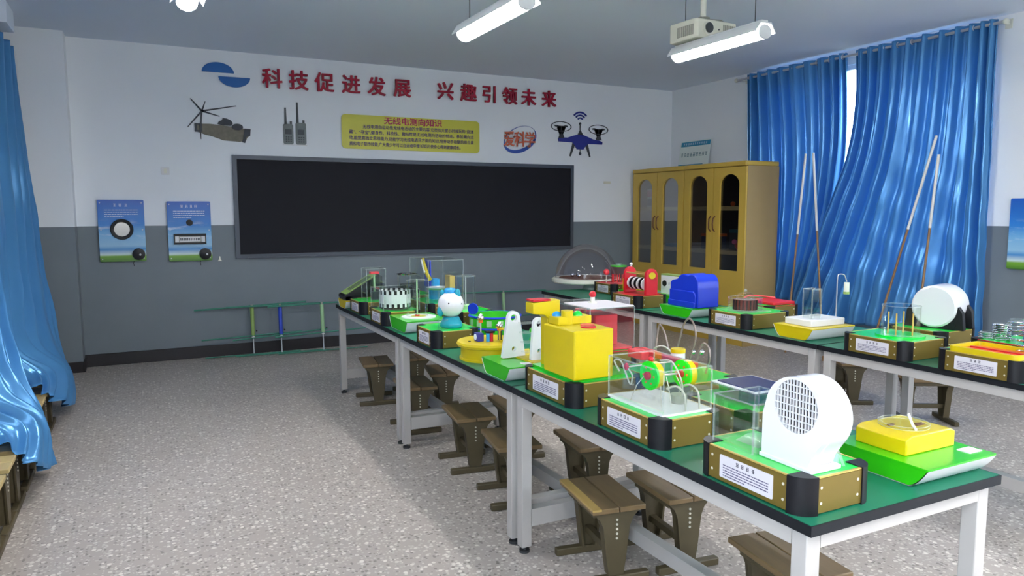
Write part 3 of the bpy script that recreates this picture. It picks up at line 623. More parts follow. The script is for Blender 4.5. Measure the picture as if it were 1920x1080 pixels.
# ------------------------------------------------------------------ cabinets
def cabinet(yc, label):
    t = thing('display_cabinet', label, 'cabinet', (6.08, yc, 0), group='yellow arched-window cabinets')
    h, w, d = 2.06, .528, .50
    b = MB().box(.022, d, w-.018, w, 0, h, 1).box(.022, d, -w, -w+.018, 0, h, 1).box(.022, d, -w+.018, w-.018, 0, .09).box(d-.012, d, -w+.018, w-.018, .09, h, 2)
    b.build('carcass', ['cabinet', 'cabinet_side', 'cabinet_dark'], t)  # back panel coloured dark brown to paint in the shade inside
    MB().box(-.012, d, -w, w, h, h+.055).build('top_board', ['cabinet'], t, bev=.012)
    for z in (1.57, 1.055, .55): MB().box(.05, d-.012, -w+.018, w-.018, z, z+.028).box(.04, .055, -w+.018, w-.018, z-.012, z+.036).build('shelf', 'shelf', t)
    for s_ in (1, -1):
        c0 = s_*.265; hw = .157
        arch = [(c0+hw, .862)]+ell(c0, 1.85, hw, .125, 20, 0, pi)+[(c0-hw, .862)]
        v, f = shape([rect(min(s_*.006, s_*.524), max(s_*.006, s_*.524), .095, h-.006), arch], .022)
        dd = MB().add([(p[2], p[0], p[1]) for p in v], f).build('door', 'cabinet', t, bev=.003)
        mid = [(c0+hw+.01, .85)]+ell(c0, 1.85, hw+.01, .135, 20, 0, pi)+[(c0-hw-.01, .85)]
        v, f = shape([mid], .004); MB().add([(p[2]+.023, p[0], p[1]) for p in v], f).build('glass_pane', 'smoke_glass', dd)
        b = MB().tube([(0, s_*.035, 1.31), (-.03, s_*.035, 1.34), (-.034, s_*.033, 1.40), (-.03, s_*.035, 1.46), (0, s_*.035, 1.49)], .008, 8)
        b.build('handle', 'brown', dd)
    return t
cabinet(7.81, 'yellow double-door cabinet with arched glass, the one in the corner by the front wall')
cabinet(6.745, 'yellow double-door cabinet with arched glass, the nearer one beside the curtain')
def on_shelf(name, label, cat, y, z, x=6.3):
    return thing(name, label, cat, (x, y, z))
o = on_shelf('magazine', 'pink and white magazine standing on the top shelf of the corner cabinet', 'magazine', 8.06, 1.607, 6.22)
MB().box(-.012, .012, -.13, .13, 0, .24).build('cover', 'label_white', o); MB().box(-.014, -.012, -.13, .13, .14, .23).build('masthead', 'pink_red', o); MB().box(-.014, -.012, -.12, .12, .02, .11).build('cover_picture', 'radio_dark', o)
o = on_shelf('book', 'blue book lying on the middle shelf of the corner cabinet', 'book', 7.60, 1.093, 6.3); MB().box(-.12, .12, -.14, .14, 0, .006).box(-.12, .12, -.14, .14, .036, .042).box(-.12, -.112, -.14, .14, .006, .036).build('cover', 'sky_blue', o); MB().box(-.11, .115, -.135, .135, .006, .036).build('pages', 'label_white', o)
o = on_shelf('box', 'long blue box with orange lid on the middle shelf of the nearer cabinet', 'box', 6.97, 1.093); MB().box(-.1, .1, -.12, .10, 0, .15).build('carton', 'navy', o); MB().box(-.105, .105, -.125, .105, .15, .185).build('lid', 'orange', o)
o = on_shelf('box', 'dark teal box behind the right door of the nearer cabinet', 'box', 6.57, 1.093, 6.38); MB().box(-.1, .1, -.14, .10, 0, .22).build('carton', 'radio_dark', o); MB().box(-.103, .103, -.143, .103, .20, .24).build('lid', 'text_teal', o)
o = on_shelf('toy_figure', 'small pink toy figure on the middle shelf beside the orange-lidded box', 'toy', 6.80, 1.093, 6.2); MB().lathe([(0, 0), (.035, 0), (.03, .06), (.015, .09)], n=14).build('body', 'pink', o); MB().ball((0, 0, .11), .03).build('head', 'pink', o)
o = on_shelf('toy_figure', 'small rose toy animal on the middle shelf in front of the dark teal box', 'toy', 6.42, 1.093, 6.2); MB().ball((0, 0, .055), .045, sc=(1, 1.4, .9)).build('body', 'pink_red', o); MB().ball((-.02, .06, .10), .03).build('head', 'pink', o)
for yy in (-.03, .03): MB().cyl((0, yy, 0), .012, 0, .035, 10).build('leg', 'pink', o)
o = on_shelf('ball', 'small orange-red ball on the top shelf of the nearer cabinet', 'ball', 6.50, 1.607, 6.16); MB().ball((0, 0, .028), .028).build('shell', 'orange', o); MB().tube([(.029*cos(a_*pi/9), .029*sin(a_*pi/9), .028) for a_ in range(18)], .001, 5, 0, True).build('seam', 'red', o)
o = thing('leaning_sign', 'white sign with blue bands leaning on the wall on top of the cabinets', 'sign', (6.70, 7.86, 2.116))
T = Matrix.Rotation(radians(9), 4, 'Y')
v, f = shape([rect(-.30, .30, 0, .39)], .006); TM = T @ YZ(0, 0, 0)
MB().add(v, f, 0, TM).build('sign_board', 'sign_white', o)
v, f = shape([rect(-.285, .295, .315, .378)], .001); MB().add(v, f, 0, TM @ Matrix.Translation((0, 0, .006))).build('heading_band', 'sign_blue', o)
v, f = shape([rect(-.295, .20, .015, .068)], .001); MB().add(v, f, 0, TM @ Matrix.Translation((0, 0, .006))).build('footer_band', 'sign_blue', o)
Rz = Matrix.Rotation(-pi/2, 4, 'X')
b = MB(); glyphs(b, -.24, .20, 9, .05, .06, 0); MB().add(b.v, b.f, 0, TM @ Matrix.Translation((0, 0, .0062)) @ Rz).build('sign_text', 'text_teal', o)
b = MB(); glyphs(b, -.22, .347, 11, .026, .044, 0); MB().add(b.v, b.f, 0, TM @ Matrix.Translation((0, 0, .0072)) @ Rz).build('heading_text', 'text_white', o)

# ------------------------------------------------------------------ tables
TZ = .765
def make_table():
    t = thing('lab_table', 'x', 'table', group='green-topped laboratory tables')
    w, l = .80, 1.665
    MB().box(.004, w-.004, -l/2+.004, l/2-.004, TZ-.024, TZ).build('tabletop', 'table_green', t)
    v, f = shape([rect(0, w, -l/2, l/2), rect(.005, w-.005, -l/2+.005, l/2-.005)], .028); MB().add([(p[0], p[1], p[2]+TZ-.0285) for p in v], f).build('edge_band', 'table_edge', t)
    k = .025
    for x in (.04, w-.04):
        for y in (-l/2+.05, l/2-.05):
            g = MB().box(x-k, x+k, y-k, y+k, .03, TZ-.0285).build('leg', 'leg_white', t, bev=.003)
            MB().cyl((x, y, 0), .024, 0, .012, 16).cyl((x, y, 0), .010, .012, .03, 12).build('foot', 'dark_steel', g)
    for x in (.04, w-.04): MB().box(x-k, x+k, -l/2+.076, l/2-.076, TZ-.078, TZ-.0285).build('side_rail', 'leg_white', t)
    for y in (-l/2+.05, l/2-.05):
        MB().box(.066, w-.066, y-k, y+k, TZ-.078, TZ-.0285).build('end_rail', 'leg_white', t)
        MB().box(.066, w-.066, y-k, y+k, .125, .205).build('end_stretcher', 'leg_white', t)
    MB().box(w/2-.01-k, w/2-.01+k, -l/2+.076, l/2-.076, .135, .195).build('long_stretcher', 'leg_white', t)
    return t
t0 = make_table()
LT = [(1.459, 1.234+.8325+1.67*i) for i in range(3)]; RT = [(3.53, 6.34-.8325-1.675*i) for i in range(3)]
tl = ['green-topped table nearest the camera, carrying the white blower exhibit', 'green-topped table in the middle of the left row, carrying the round yellow drum', 'green-topped table at the far end of the left row, by the front wall']
tr = ['green-topped table at the far end of the right row, under the clear dome', 'green-topped table in the middle of the right row, under the copper coil exhibit', 'green-topped table at the near end of the right row, cut by the right edge']
t0.location = (LT[0][0], LT[0][1], 0); t0['label'] = tl[0]
for i in (1, 2): dup(t0, (*LT[i], 0), label=tl[i])
for i in range(3): dup(t0, (*RT[i], 0), label=tr[i])

# ------------------------------------------------------------------ stools
def make_stool():
    t = thing('stool', 'x', 'stool', group='wooden stools with cast legs')
    MB().box(-.12, -.002, -.185, .185, .315, .338).box(.002, .12, -.185, .185, .315, .338).build('seat', 'stool_wood', t, bev=.004)
    prof = [(.112, .315), (.095, .298), (.074, .276), (.060, .24), (.053, .18), (.044, .10), (.036, .05), (.034, .034)]
    poly = prof+[(-x, z) for x, z in prof[::-1]]
    for s_ in (-1, 1):
        y0 = s_*.150
        b = MB().prism(poly, 'y', y0-.008, y0+.008)
        for k in (-1, 1):
            for (x0_, z0_), (x1_, z1_) in zip(prof[2:], prof[3:]):
                b.prism([(k*x0_, z0_), (k*x1_, z1_), (k*(x1_-.010), z1_), (k*(x0_-.010), z0_)], 'y', min(y0, y0-s_*.035), max(y0, y0-s_*.035))
        lg = b.build('leg', 'stool_iron', t)
        b = MB()
        for z in (.275, .255, .235, .215, .195): b.cyl((0, y0+s_*.008, z), .005, 0, s_*.004, 8, 0, 'y')
        b.build('screw_row', 'screw', lg)
        MB().box(-.152, .152, y0-.018, y0+.018, 0, .034).build('foot_bar', 'stool_iron', t, bev=.005)
    for s_ in (-1, 1): MB().box(s_*.085-.012, s_*.085+.012, -.14, .14, .285, .315).build('seat_rail', 'stool_iron', t)
    MB().box(-.014, .014, -.14, .14, .10, .13).build('stretcher', 'stool_iron', t)
    return t
s0 = make_stool(); first = [True]
def stool(x, y, rz, label, seat=None):
    if first[0]:
        s0.location = (x, y, 0); s0.rotation_euler = (0, 0, radians(rz)); s0['label'] = label; first[0] = False; r = s0
    else: r = dup(s0, (x, y, 0), radians(rz), label)
    return r
def reseat(r, m):
    for q in list(COL.objects):
        if q.parent == r and q.name.startswith('seat') and 'rail' not in q.name:
            q.data = q.data.copy(); q.data.materials[0] = MT[m]
stool(1.675, 5.81, -9, 'brown wooden stool farthest down the left row on the aisle side')
stool(1.70, 4.92, -6, 'brown wooden stool half hidden behind the double table legs at the far junction')
stool(2.03, 5.90, -7, 'brown wooden stool on the inner side at the far end of the left row')
stool(2.04, 5.24, -12, 'brown wooden stool on the inner side with white screws, second from the far end')
stool(1.74, 4.05, -7, 'brown wooden stool on the aisle side in the middle of the left row')
stool(2.09, 4.12, -8, 'brown wooden stool on the inner side beyond the near double table legs')
stool(1.735, 3.46, -10, 'dark brown wooden stool turned askew behind the near double table legs')
stool(2.10, 3.27, -8, 'brown wooden stool on the inner side below the yellow box exhibit')
q = stool(1.735, 2.58, -9, 'brown wooden stool with worn yellow edge on the aisle side, right of the double legs')
MB().box(-.1212, -.082, -.1862, .1862, .330, .3388).build('worn_edge', 'stool_worn', q)['label'] = 'worn pale yellow edge strip'
stool(2.07, 2.53, -6, 'brown wooden stool on the inner side below the wheel exhibit')
stool(2.0, 1.79, -8, 'brown wooden stool under the near table end, cut by the bottom of the photo')
stool(5.13, 4.05, -30, 'brown wooden stool beyond the right table row, left of the two')
stool(5.12, 3.36, 62, 'brown wooden stool beyond the right table row turned sideways, behind the yellow and green exhibit')
for i, (y, rz, lab) in enumerate(((6.17, 90, 'brown wooden stool under the hem of the farther left curtain, nearest the pillar'), (5.85, 90, 'brown wooden stool under the hem of the farther left curtain, second from the pillar'), (5.53, 90, 'pale-topped wooden stool just in front of the farther left curtain'), (5.215, 90, 'pale-topped wooden stool between the two left curtains, farther one'), (4.90, 90, 'pale-topped wooden stool between the two left curtains, beside the nearer curtain'), (4.53, 90, 'brown wooden stool underneath the nearer left curtain'), (4.215, 90, 'pale-topped wooden stool right in front of the nearer left curtain'), (3.90, 90, 'pale-topped wooden stool second in front of the nearer left curtain'), (3.585, 90, 'pale-topped wooden stool nearest the camera by the left wall'))):
    reseat(stool(-.80, y, rz, lab), 'stool_pale')

# ================================================================== exhibits on the tables
def ex(label, x, y, rz=0, group='tabletop science exhibits', name='science_exhibit'):
    return thing(name, label, 'science exhibit', (x, y, TZ), radians(rz), group)
def base(t, w, l, h=.10, top='green_top', plate=True, nt=4, trim=None):
    """box on four rounded black corner posts: gold side panels, coloured top, white label on the aisle side"""
    r = .052; e = .004
    for nx, ny in ((-1, 0), (1, 0), (0, -1), (0, 1)):
        b = MB()
        if nx:
            a, b0, b1 = nx*w/2, -l/2+r, l/2-r
            b.box(min(a, a-nx*.012), max(a, a-nx*.012), b0, b1, .004, h-.004)
            for yy in (b0+.014, b1-.014):
                for zz in (h*.3, h*.72): b.cyl((a, yy, zz), .0042, -.0008 if nx < 0 else 0, 0 if nx < 0 else .0008, 8, 1, 'x')
        else:
            a, b0, b1 = ny*l/2, -w/2+r, w/2-r
            b.box(b0, b1, min(a, a-ny*.012), max(a, a-ny*.012), .004, h-.004)
            for xx in (b0+.014, b1-.014):
                for zz in (h*.3, h*.72): b.cyl((xx, a, zz), .0042, -.0008 if ny < 0 else 0, 0 if ny < 0 else .0008, 8, 1, 'y')
        b.build('side_panel', ['gold', 'screw'], t)
    for sx in (-1, 1):
        for sy in (-1, 1):
            c = (sx*(w/2-r), sy*(l/2-r)); a0 = {(1, 1): 0, (-1, 1): pi/2, (-1, -1): pi, (1, -1): 3*pi/2}[(sx, sy)]
            pts = [c]+[(c[0]+(r+e)*cos(a0+pi/2*i/8), c[1]+(r+e)*sin(a0+pi/2*i/8)) for i in range(9)]
            MB().prism(pts, 'z', 0, h+.003).build('corner_post', 'black_plastic', t)
    MB().prism(rr2(w-.012, l-.012, .060, k=8), 'z', h-.010, h).build('top_panel', top, t)
    v, f = shape([rr2(w-.002, l-.002, .052, k=8), rr2(w-.014, l-.014, .060, k=8)], .004); MB().add([(p[0], p[1], p[2]+h-.003) for p in v], f).build('top_trim', trim or 'gold_trim', t)
    if plate:
        pw, ph = l*.5, h*.66; x0 = -w/2
        lb = MB().prism(rr2(pw, ph, .003, (0, h*.5)), 'x', x0-.003, x0).build('label_plate', 'label_white', t)
        b = MB(); glyphs(b, -.020*(nt-1)/2*(l/.4), h*.5+ph*.32, nt, .0115, .020*(l/.4), 0, 0)
        TM = YZ(x0-.003, 0, 0) @ Rz; MB().add(b.v, b.f, 0, TM).build('title_text', 'text_dark', lb); b = MB()
        for k in range(5): dashes(b, -pw*.43, pw*(.43 if k < 4 else .0), h*.5+ph*.08-ph*.115*k, .0030, 0, 1)
        MB().add(b.v, b.f, 0, TM).build('label_text', ['text_grey'], lb)
def tray(t, w, l, h=.07, col='green_tray', fl=.055):
    """folded tray: flat coloured ends and top, white sheet curling up at both y ends"""
    n = 7; pr = []
    for i in range(n+1):
        a = i/n; pr.append((-l/2+fl*a, .003+(h-.005)*(1-a)**1.6))
    prof = pr+[(-y, z) for y, z in pr[::-1]]
    MB().prism(prof, 'x', -w/2, w/2).build('tray_body', col, t)
    v = []; f = []
    outer = [(y*1.002-(.003 if y < 0 else -.003), z-.002) for y, z in prof]; m = len(outer)
    MB().grid([[(x, y, z) for y, z in outer] for x in (-w/2-.002, w/2+.002)]).build('curved_sheet', 'white', t)
    MB().prism(rr2(w+.006, l+.010, .006), 'z', h-.003, h+.002).build('top_plate', col, t)
def clearbox(t, x0, x1, y0, y1, z0, z1, name='acrylic_cover', top=True, r=.0022, mt='acrylic'):
    b = MB()
    for q in ((x0, x0+.002, y0, y1, z0, z1), (x1-.002, x1, y0, y1, z0, z1), (x0+.002, x1-.002, y0, y0+.002, z0, z1), (x0+.002, x1-.002, y1-.002, y1, z0, z1)): b.box(*q)
    if top: b.box(x0, x1, y0, y1, z1, z1+.002)
    for x, y in ((x0, y0), (x1, y0), (x0, y1), (x1, y1)): b.box(x-r, x+r, y-r, y+r, z0, z1, 1)
    for z in ((z1,) if top else (z1,)):
        for y in (y0, y1): b.box(x0, x1, y-r, y+r, z-r, z+r, 1)
        for x in (x0, x1): b.box(x-r, x+r, y0, y1, z-r, z+r, 1)
    return b.build(name, [mt, 'acrylic_edge'], t)
def clearcyl(t, c, r, z0, z1, name='clear_cylinder', rim=.003, mt='acrylic', n=32, cap=False):
    b = MB().lathe([(r, z0), (r, z1)]+([(0, z1)] if cap else []), (c[0], c[1], 0), n)
    for z in (z0+rim, z1): b.tube([(c[0]+r*cos(2*pi*i/n), c[1]+r*sin(2*pi*i/n), z) for i in range(n)], rim*.7, 6, 1, True)
    return b.build(name, [mt, 'acrylic_edge'], t)
def helix(c, r, z0, z1, turns, wr, n=14):
    k = int(turns*n); return [(c[0]+r*cos(2*pi*i/n), c[1]+r*sin(2*pi*i/n), z0+(z1-z0)*i/k) for i in range(k+1)], wr
def sm(pts, n=8):
    P = [Vector(p) for p in pts]; return [tuple(crom(P, i/(n*(len(P)-1)))) for i in range(n*(len(P)-1)+1)]

# -- left row, aisle side, near to far
t = ex('white blower with round grille blowing into a clear box, nearest exhibit on the left tables', 1.61, 1.477)
base(t, .27, .40, .10)
cy, cz, rr = -.115, .243, .104
arc = [(cy+rr*cos(a), cz+rr*sin(a)) for a in [radians(q) for q in range(12, 227, 6)]]
out = [(-.002, .112), (-.002, .225)]+arc+[(-.172, .140), (-.162, .112)]
gz = .268
MB().prism(out, 'x', -.058, .020).build('blower_housing', 'white_gloss', t, bev=.008, seg=3)
v, f = shape([out, ell(cy, gz, .072, .072, 40)], .020); MB().add([(p[2]-.080, p[0], p[1]) for p in v], f).build('front_plate', 'white_gloss', t, bev=.004)
MB().cyl((-.059, cy, gz), .072, -.002, .0, 32, 0, 'x').build('grille_shade_disc', 'baseboard', t)  # black disc stands in for the shade behind the bars
b = MB()
for i in range(-6, 7):
    q = i*.0105; hh = math.sqrt(max(.072**2-q*q, 0)); b.box(-.078, -.073, cy+q-.0013, cy+q+.0013, gz-hh, gz+hh)
for i in range(-3, 4):
    q = i*.0185; hh = math.sqrt(max(.072**2-q*q, 0)); b.box(-.079, -.074, cy-hh, cy+hh, gz+q-.0012, gz+q+.0012)
b.build('grille', 'white_gloss', t)
MB().box(-.084, .03, -.178, .004, .1, .113).build('foot_plate', 'white_gloss', t, bev=.003)
clearbox(t, -.105, .075, .006, .165, .103, .245, 'wind_tunnel_box')
MB().prism([(-.05, .104), (.06, .104), (.06, .112), (0, .118)], 'y', .04, .13).build('tunnel_ramp', 'acrylic_edge', t)
MB().tube([(.05, -.17, .10), (.065, -.14, .13), (.06, -.1, .17)], .004).build('cable', 'acrylic_edge', t)

t = ex('green and yellow wheels on a wire frame over a white plate under a clear cover', 1.62, 2.065)
base(t, .28, .39, .10)
MB().prism(rr2(.215, .325, .006, (.008, 0)), 'z', .1005, .108).build('white_plate', 'white', t)
clearbox(t, -.095, .112, -.160, .160, .108, .255, top=False)
def wheel(x, y, z, r, dx):
    w_ = MB().cyl((x, y, z), r, -.004, .004, 36, 0, 'x').build('wheel_disc', 'green_wheel', t)
    MB().cyl((x, y, z), r*.94, .005, .030, 36, 0, 'x').build('wheel_drum', 'yellow', w_)
    MB().cyl((x, y, z), .015, -.014, -.004, 20, 0, 'x').build('hub', 'red', w_)
    b_ = MB()
    for a in range(6): b_.cyl((x, y+.030*cos(a*pi/3), z+.030*sin(a*pi/3)), .004, -.006, -.004, 10, 0, 'x')
    b_.build('bolt_ring', 'orange', w_)
wheel(-.048, -.022, .211, .051, 0); wheel(.070, -.055, .213, .049, 0)
MB().tube([(-.06, -.03, .211), (.085, -.05, .213)], .004).build('axle', 'steel', t)
for i, p_ in enumerate(((-.075, .05), (-.03, -.07), (.0, -.085), (.055, -.10), (.09, -.02))): MB().tube([(p_[0], p_[1], .108), (p_[0]*.9, p_[1]*.7-.01, .17), (p_[0]*.7, p_[1]*.4-.02, .208)], .0018, 6).build('strut', 'wire', t)
MB().tube(sm([(-.07, .13, .20), (-.075, .155, .235), (-.07, .12, .238), (-.07, .09, .20), (-.07, .06, .165), (-.07, .05, .20), (-.07, .085, .225)]), .003, 8).build('wire_loop', 'wire', t)
MB().tube(sm([(.03, .02, .25), (.035, -.04, .255), (.04, -.085, .20), (.05, -.08, .14), (.06, -.03, .12)]), .003, 8).build('wire_loop', 'wire', t)
for q in (-.03, .03): MB().tube(sm([(.02+q, -.07, .17), (.03+q, -.11, .185), (.035+q, -.145, .165), (.035+q, -.155, .108)]), .0035, 8).build('wire_arch', 'wire', t)
MB().tube([(-.07, .08, .225), (.08, .02, .24)], .003).build('push_rod', 'wire', t); MB().ball((-.072, .083, .225), .011, 0, 14, (.7, 1, 1.3)).build('push_knob', 'red', t)
MB().ball((-.040, -.018, .268), .010).build('top_knob', 'red', t)
MB().cyl((.06, -.05, .108), .030, 0, .03, 20).build('motor', 'grey_plastic', t)

t = ex('tall yellow box with coloured domes on a green-topped gold base', 1.675, 2.65)
base(t, .36, .43, .10)
MB().prism(rr2(.30, .36, .012), 'z', .1, .112).build('box_flange', 'green_tray', t)
MB().prism(rr2(.190, .25, .010, (-.068, -.075)), 'z', .112, .312).build('box', 'yellow', t, bev=.005)
MB().prism(rr2(.165, .085, .006, (-.058, .005)), 'z', .312, .345).build('upper_step', 'yellow', t, bev=.003)
MB().box(-.110, -.052, .112, .168, .102, .395).build('post_block', 'yellow', t, bev=.004)
MB().prism([(-.183, .345), (-.183, .392), (-.048, .401), (-.048, .320), (-.105, .318), (-.125, .338)], 'y', .105, .175).build('arm_block', 'yellow', t, bev=.003)
MB().box(-.180, -.095, .108, .172, .398, .405).build('arm_top', 'red', t)
for x, y, m_, r in ((-.115, .02, 'sky_blue', .020), (-.062, .02, 'pink_red', .018), (-.032, -.012, 'green_top', .021), (-.018, .025, 'red', .016)):
    MB().lathe([(r, 0), (r*.95, r*.4), (r*.6, r*.8), (0, r)], (x, y, .345), 20).build('dome_button', m_, t)
MB().cyl((-.085, -.015, .312), .026, 0, .058, 24).build('yellow_cup', 'yellow', t)
MB().cyl((-.055, -.135, .312), .032, 0, .005, 28).build('red_disc', 'red', t); MB().cyl((-.028, -.085, .312), .030, 0, .004, 28).build('red_disc', 'pink_red', t)
clearcyl(t, (-.02, -.035), .014, .312, .375, 'clear_post', .002)

t = ex('pair of white slotted towers with a blue motor on a green tray', 1.625, 3.10)
tray(t, .30, .30, .072)
MB().box(-.015, .145, -.135, .20, .074, .082).build('tower_plate', 'yellow_dark', t)
def tower(x, y, w0, w1, z0, z1, name):
    n = 12; pts = [(x-w0/2, z0), (x-w1/2, z1-w1/2)]+[(x+w1/2*cos(a), z1-w1/2+w1/2*sin(a)) for a in [pi-pi*i/n for i in range(1, n)]]+[(x+w1/2, z1-w1/2), (x+w0/2, z0)]
    slot = [(x+q[0], z1-w1/2+q[1]) for q in ell(0, 0, w1*.26, w1*.26, 16)]
    v, f = shape([pts, slot, [(x+q[0], z0+.042+q[1]) for q in ell(0, 0, .012, .012, 14)]], .022); return MB().add(v, f, 0, XZ(0, y, 0)).build(name, 'white', t, bev=.002)
tower(-.028, .065, .125, .066, .078, .305, 'tower'); tower(.045, -.060, .090, .062, .082, .285, 'tower')
MB().tube(sm([(.045, -.065, .265), (.075, -.065, .265), (.108, -.065, .258), (.115, -.065, .238)]), .013, 12).build('spout', 'white', t)
b = MB()
for k in range(4): b.box(-.01, .06, -.05+.012*k, .0+.012*k, .11+.045*k, .116+.045*k)
b.build('ball_shelf', 'acrylic_edge', t)
for k in range(3): MB().ball((.03, -.03, .128+.045*k), .012).build('ball', 'green_tray', t)
MB().cyl((.100, -.105, .082), .019, 0, .052, 22).build('motor_can', 'sky_blue', t); MB().cyl((.082, -.105, .112), .014, -.02, 0, 18, 0, 'x').build('motor_shaft', 'teal', t)
MB().box(-.06, .0, -.12, -.08, .0741, .076).build('label_card', 'label_white', t)

t = ex('round yellow drum with chrome balls on posts, middle of the left tables', 1.655, 3.545)
MB().lathe([(0, 0), (.165, 0), (.165, .010), (.158, .012), (.158, .066), (.176, .072), (.180, .084), (.174, .095), (0, .097)], n=56).build('drum', 'yellow', t, angle=30)
for x, y, h in ((-.045, .02, .222), (.035, -.045, .182)):
    MB().cyl((x, y, 0), .004, .097, h-.02, 10).build('post', 'wire', t); MB().cyl((x, y, 0), .012, h-.030, h-.018, 16).build('collar', 'orange', t)
    b = MB()
    for a in range(5): b.ball((x+.010*cos(a*1.257), y+.010*sin(a*1.257), h-.006+.004*(a % 2)), .011, 0, 12)
    b.ball((x, y, h+.006), .012, 0, 12); b.build('chrome_cluster', 'chrome', t)
MB().box(-.085, -.05, -.03, .02, .098, .140).build('fan_motor', 'deep_blue', t); MB().cyl((-.087, -.005, .12), .016, -.003, .0, 18, 0, 'x').build('motor_face', 'text_white', t)
for q in (0, 1): MB().cyl((-.03+.02*q, -.04, .097), .010, 0, .046, 14).build('battery', 'red' if q else 'sky_blue', t)
MB().box(-.042, .004, -.056, -.024, .143, .152).build('battery_cap', 'black_plastic', t)
b = MB(); q = (.030, .095, -.12, -.06, .098, .165)
for x in q[:2]:
    for y in q[2:4]: b.box(x-.003, x+.003, y-.003, y+.003, q[4], q[5])
for z in q[4:]:
    b.box(q[0], q[1], q[2]-.003, q[2]+.003, z-.003, z+.003); b.box(q[0], q[1], q[3]-.003, q[3]+.003, z-.003, z+.003); b.box(q[0]-.003, q[0]+.003, q[2], q[3], z-.003, z+.003); b.box(q[1]-.003, q[1]+.003, q[2], q[3], z-.003, z+.003)
b.build('wire_cage', 'yellow', t)
MB().cyl((.06, -.09, .097), .010, 0, .045, 14).build('coil', 'orange', t); MB().cyl((.045, -.03, .097), .012, 0, .05, 14).build('capacitor', 'radio_dark', t)
MB().cyl((-.12, .0, .097), .007, 0, .003, 12).build('socket', 'black_plastic', t)

t = ex('white round pig figure with teal feet and ears on a green-topped gold base', 1.61, 4.055)
base(t, .29, .33, .10)
MB().lathe([(0, 0), (.060, 0), (.068, .012), (.064, .03), (.052, .05), (.046, .065), (0, .065)], (.015, -.03, .10), 32).build('foot_bowl', 'teal', t, angle=60)
MB().ball((.015, -.03, .238), .078, 0, 36, (1, 1, .98)).build('pig_body', 'white_gloss', t)
MB().lathe([(.036, 0), (.037, .014), (.030, .026), (0, .030)], (.012, -.025, .307), 24).build('cap', 'sky_blue', t, angle=60)
MB().ball((.045, -.062, .303), .024, 0, 18, (.75, .75, 1.25), Matrix.Identity(4)).build('ear', 'teal', t); MB().ball((-.03, -.005, .305), .018, 0, 18, (.8, .7, 1.1)).build('ear', 'teal', t)
MB().ball((-.055, -.035, .200), .025, 0, 20, (.8, .8, 1.2)).build('arm', 'teal', t)
MB().ball((-.025, -.094, .252), .0045).build('eye', 'black_plastic', t); MB().ball((.055, -.094, .246), .0045).build('eye', 'black_plastic', t)
MB().cyl((.095, -.045, .24), .010, -.012, .006, 14, 0, 'x').build('crank_pin', 'acrylic_edge', t)
clearcyl(t, (-.055, -.075), .030, .10, .155, 'clear_cup', .002)

t = ex('green tray with a white disc and a thin upright pole in a clear tube', 1.645, 4.655)
tray(t, .29, .37, .078)
MB().cyl((0, 0, .080), .115, 0, .006, 44).build('white_disc', 'white', t); MB().cyl((0, 0, .086), .05, 0, .003, 30).build('pattern_ring', 'board_yellow', t)
MB().cyl((-.01, .0, 0), .005, .086, .335, 12).build('pole', 'handle_pale', t); MB().cyl((-.01, 0, .086), .016, 0, .012, 18).build('pole_foot', 'red', t)
clearcyl(t, (-.01, 0), .072, .09, .330, 'clear_tube', .0025, cap=True)

t = ex('spinning picture drum with black and white slots inside a clear case', 1.60, 5.03)
base(t, .28, .36, .095)
dr = MB(); n = 36; R_ = .112
for i in range(n):
    a0, a1 = 2*pi*i/n, 2*pi*(i+1)/n
    for z0, z1, m in ((.115, .140, i % 2), (.140, .190, 1), (.190, .205, 1), (.205, .232, (i+1) % 2)):
        dr.add([(R_*cos(a0), R_*sin(a0), z0), (R_*cos(a1), R_*sin(a1), z0), (R_*cos(a1), R_*sin(a1), z1), (R_*cos(a0), R_*sin(a0), z1)], [(0, 1, 2, 3)], m)
dr.cyl((0, 0, 0), R_*.99, .105, .115, n, 0); dr.build('picture_drum', ['black_plastic', 'white'], t)
MB().cyl((0, 0, 0), .02, .095, .105, 18).build('drum_axle', 'steel', t)
clearbox(t, -.13, .13, -.155, .155, .096, .245)

t = ex('tall clear box with a small red-capped post on a green-topped base', 1.605, 5.64)
base(t, .27, .36, .095)
clearbox(t, -.06, .09, -.08, .07, .096, .345)
MB().cyl((.02, -.01, 0), .008, .096, .30, 14).build('post', 'handle_pale', t); MB().prism(rr2(.07, .05, .006, (.02, -.01)), 'z', .300, .318).build('post_cap', 'pink_red', t)
MB().box(.0, .05, -.03, .015, .096, .16).build('inner_block', 'radio_dark', t)

t = ex('sloping dark ramp with a lime face on a yellow tray at the far table corner', 1.60, 5.99)
tray(t, .29, .26, .065, 'yellow')
MB().prism([(-.135, .069), (.17, .069), (.17, .255), (.14, .272), (-.15, .105), (-.15, .085)], 'y', -.10, .10).build('ramp', 'black_plastic', t, bev=.003)
ang = math.atan2(.167, .29); T = Matrix.Translation((-.005, 0, .192)) @ Matrix.Rotation(-ang, 4, 'Y')
MB().prism(rr2(.30, .18, .010), 'z', -.001, .003, 0, T).build('ramp_face', 'handle_green', t)
b = MB()
for k in (-.04, 0, .04): b.box(-.10, .11, k-.010, k+.010, .003, .0045, 0, T)
b.build('ramp_slots', 'radio_dark', t); MB().box(-.14, -.09, -.10, .10, .0675, .10).build('ramp_foot', 'navy', t)

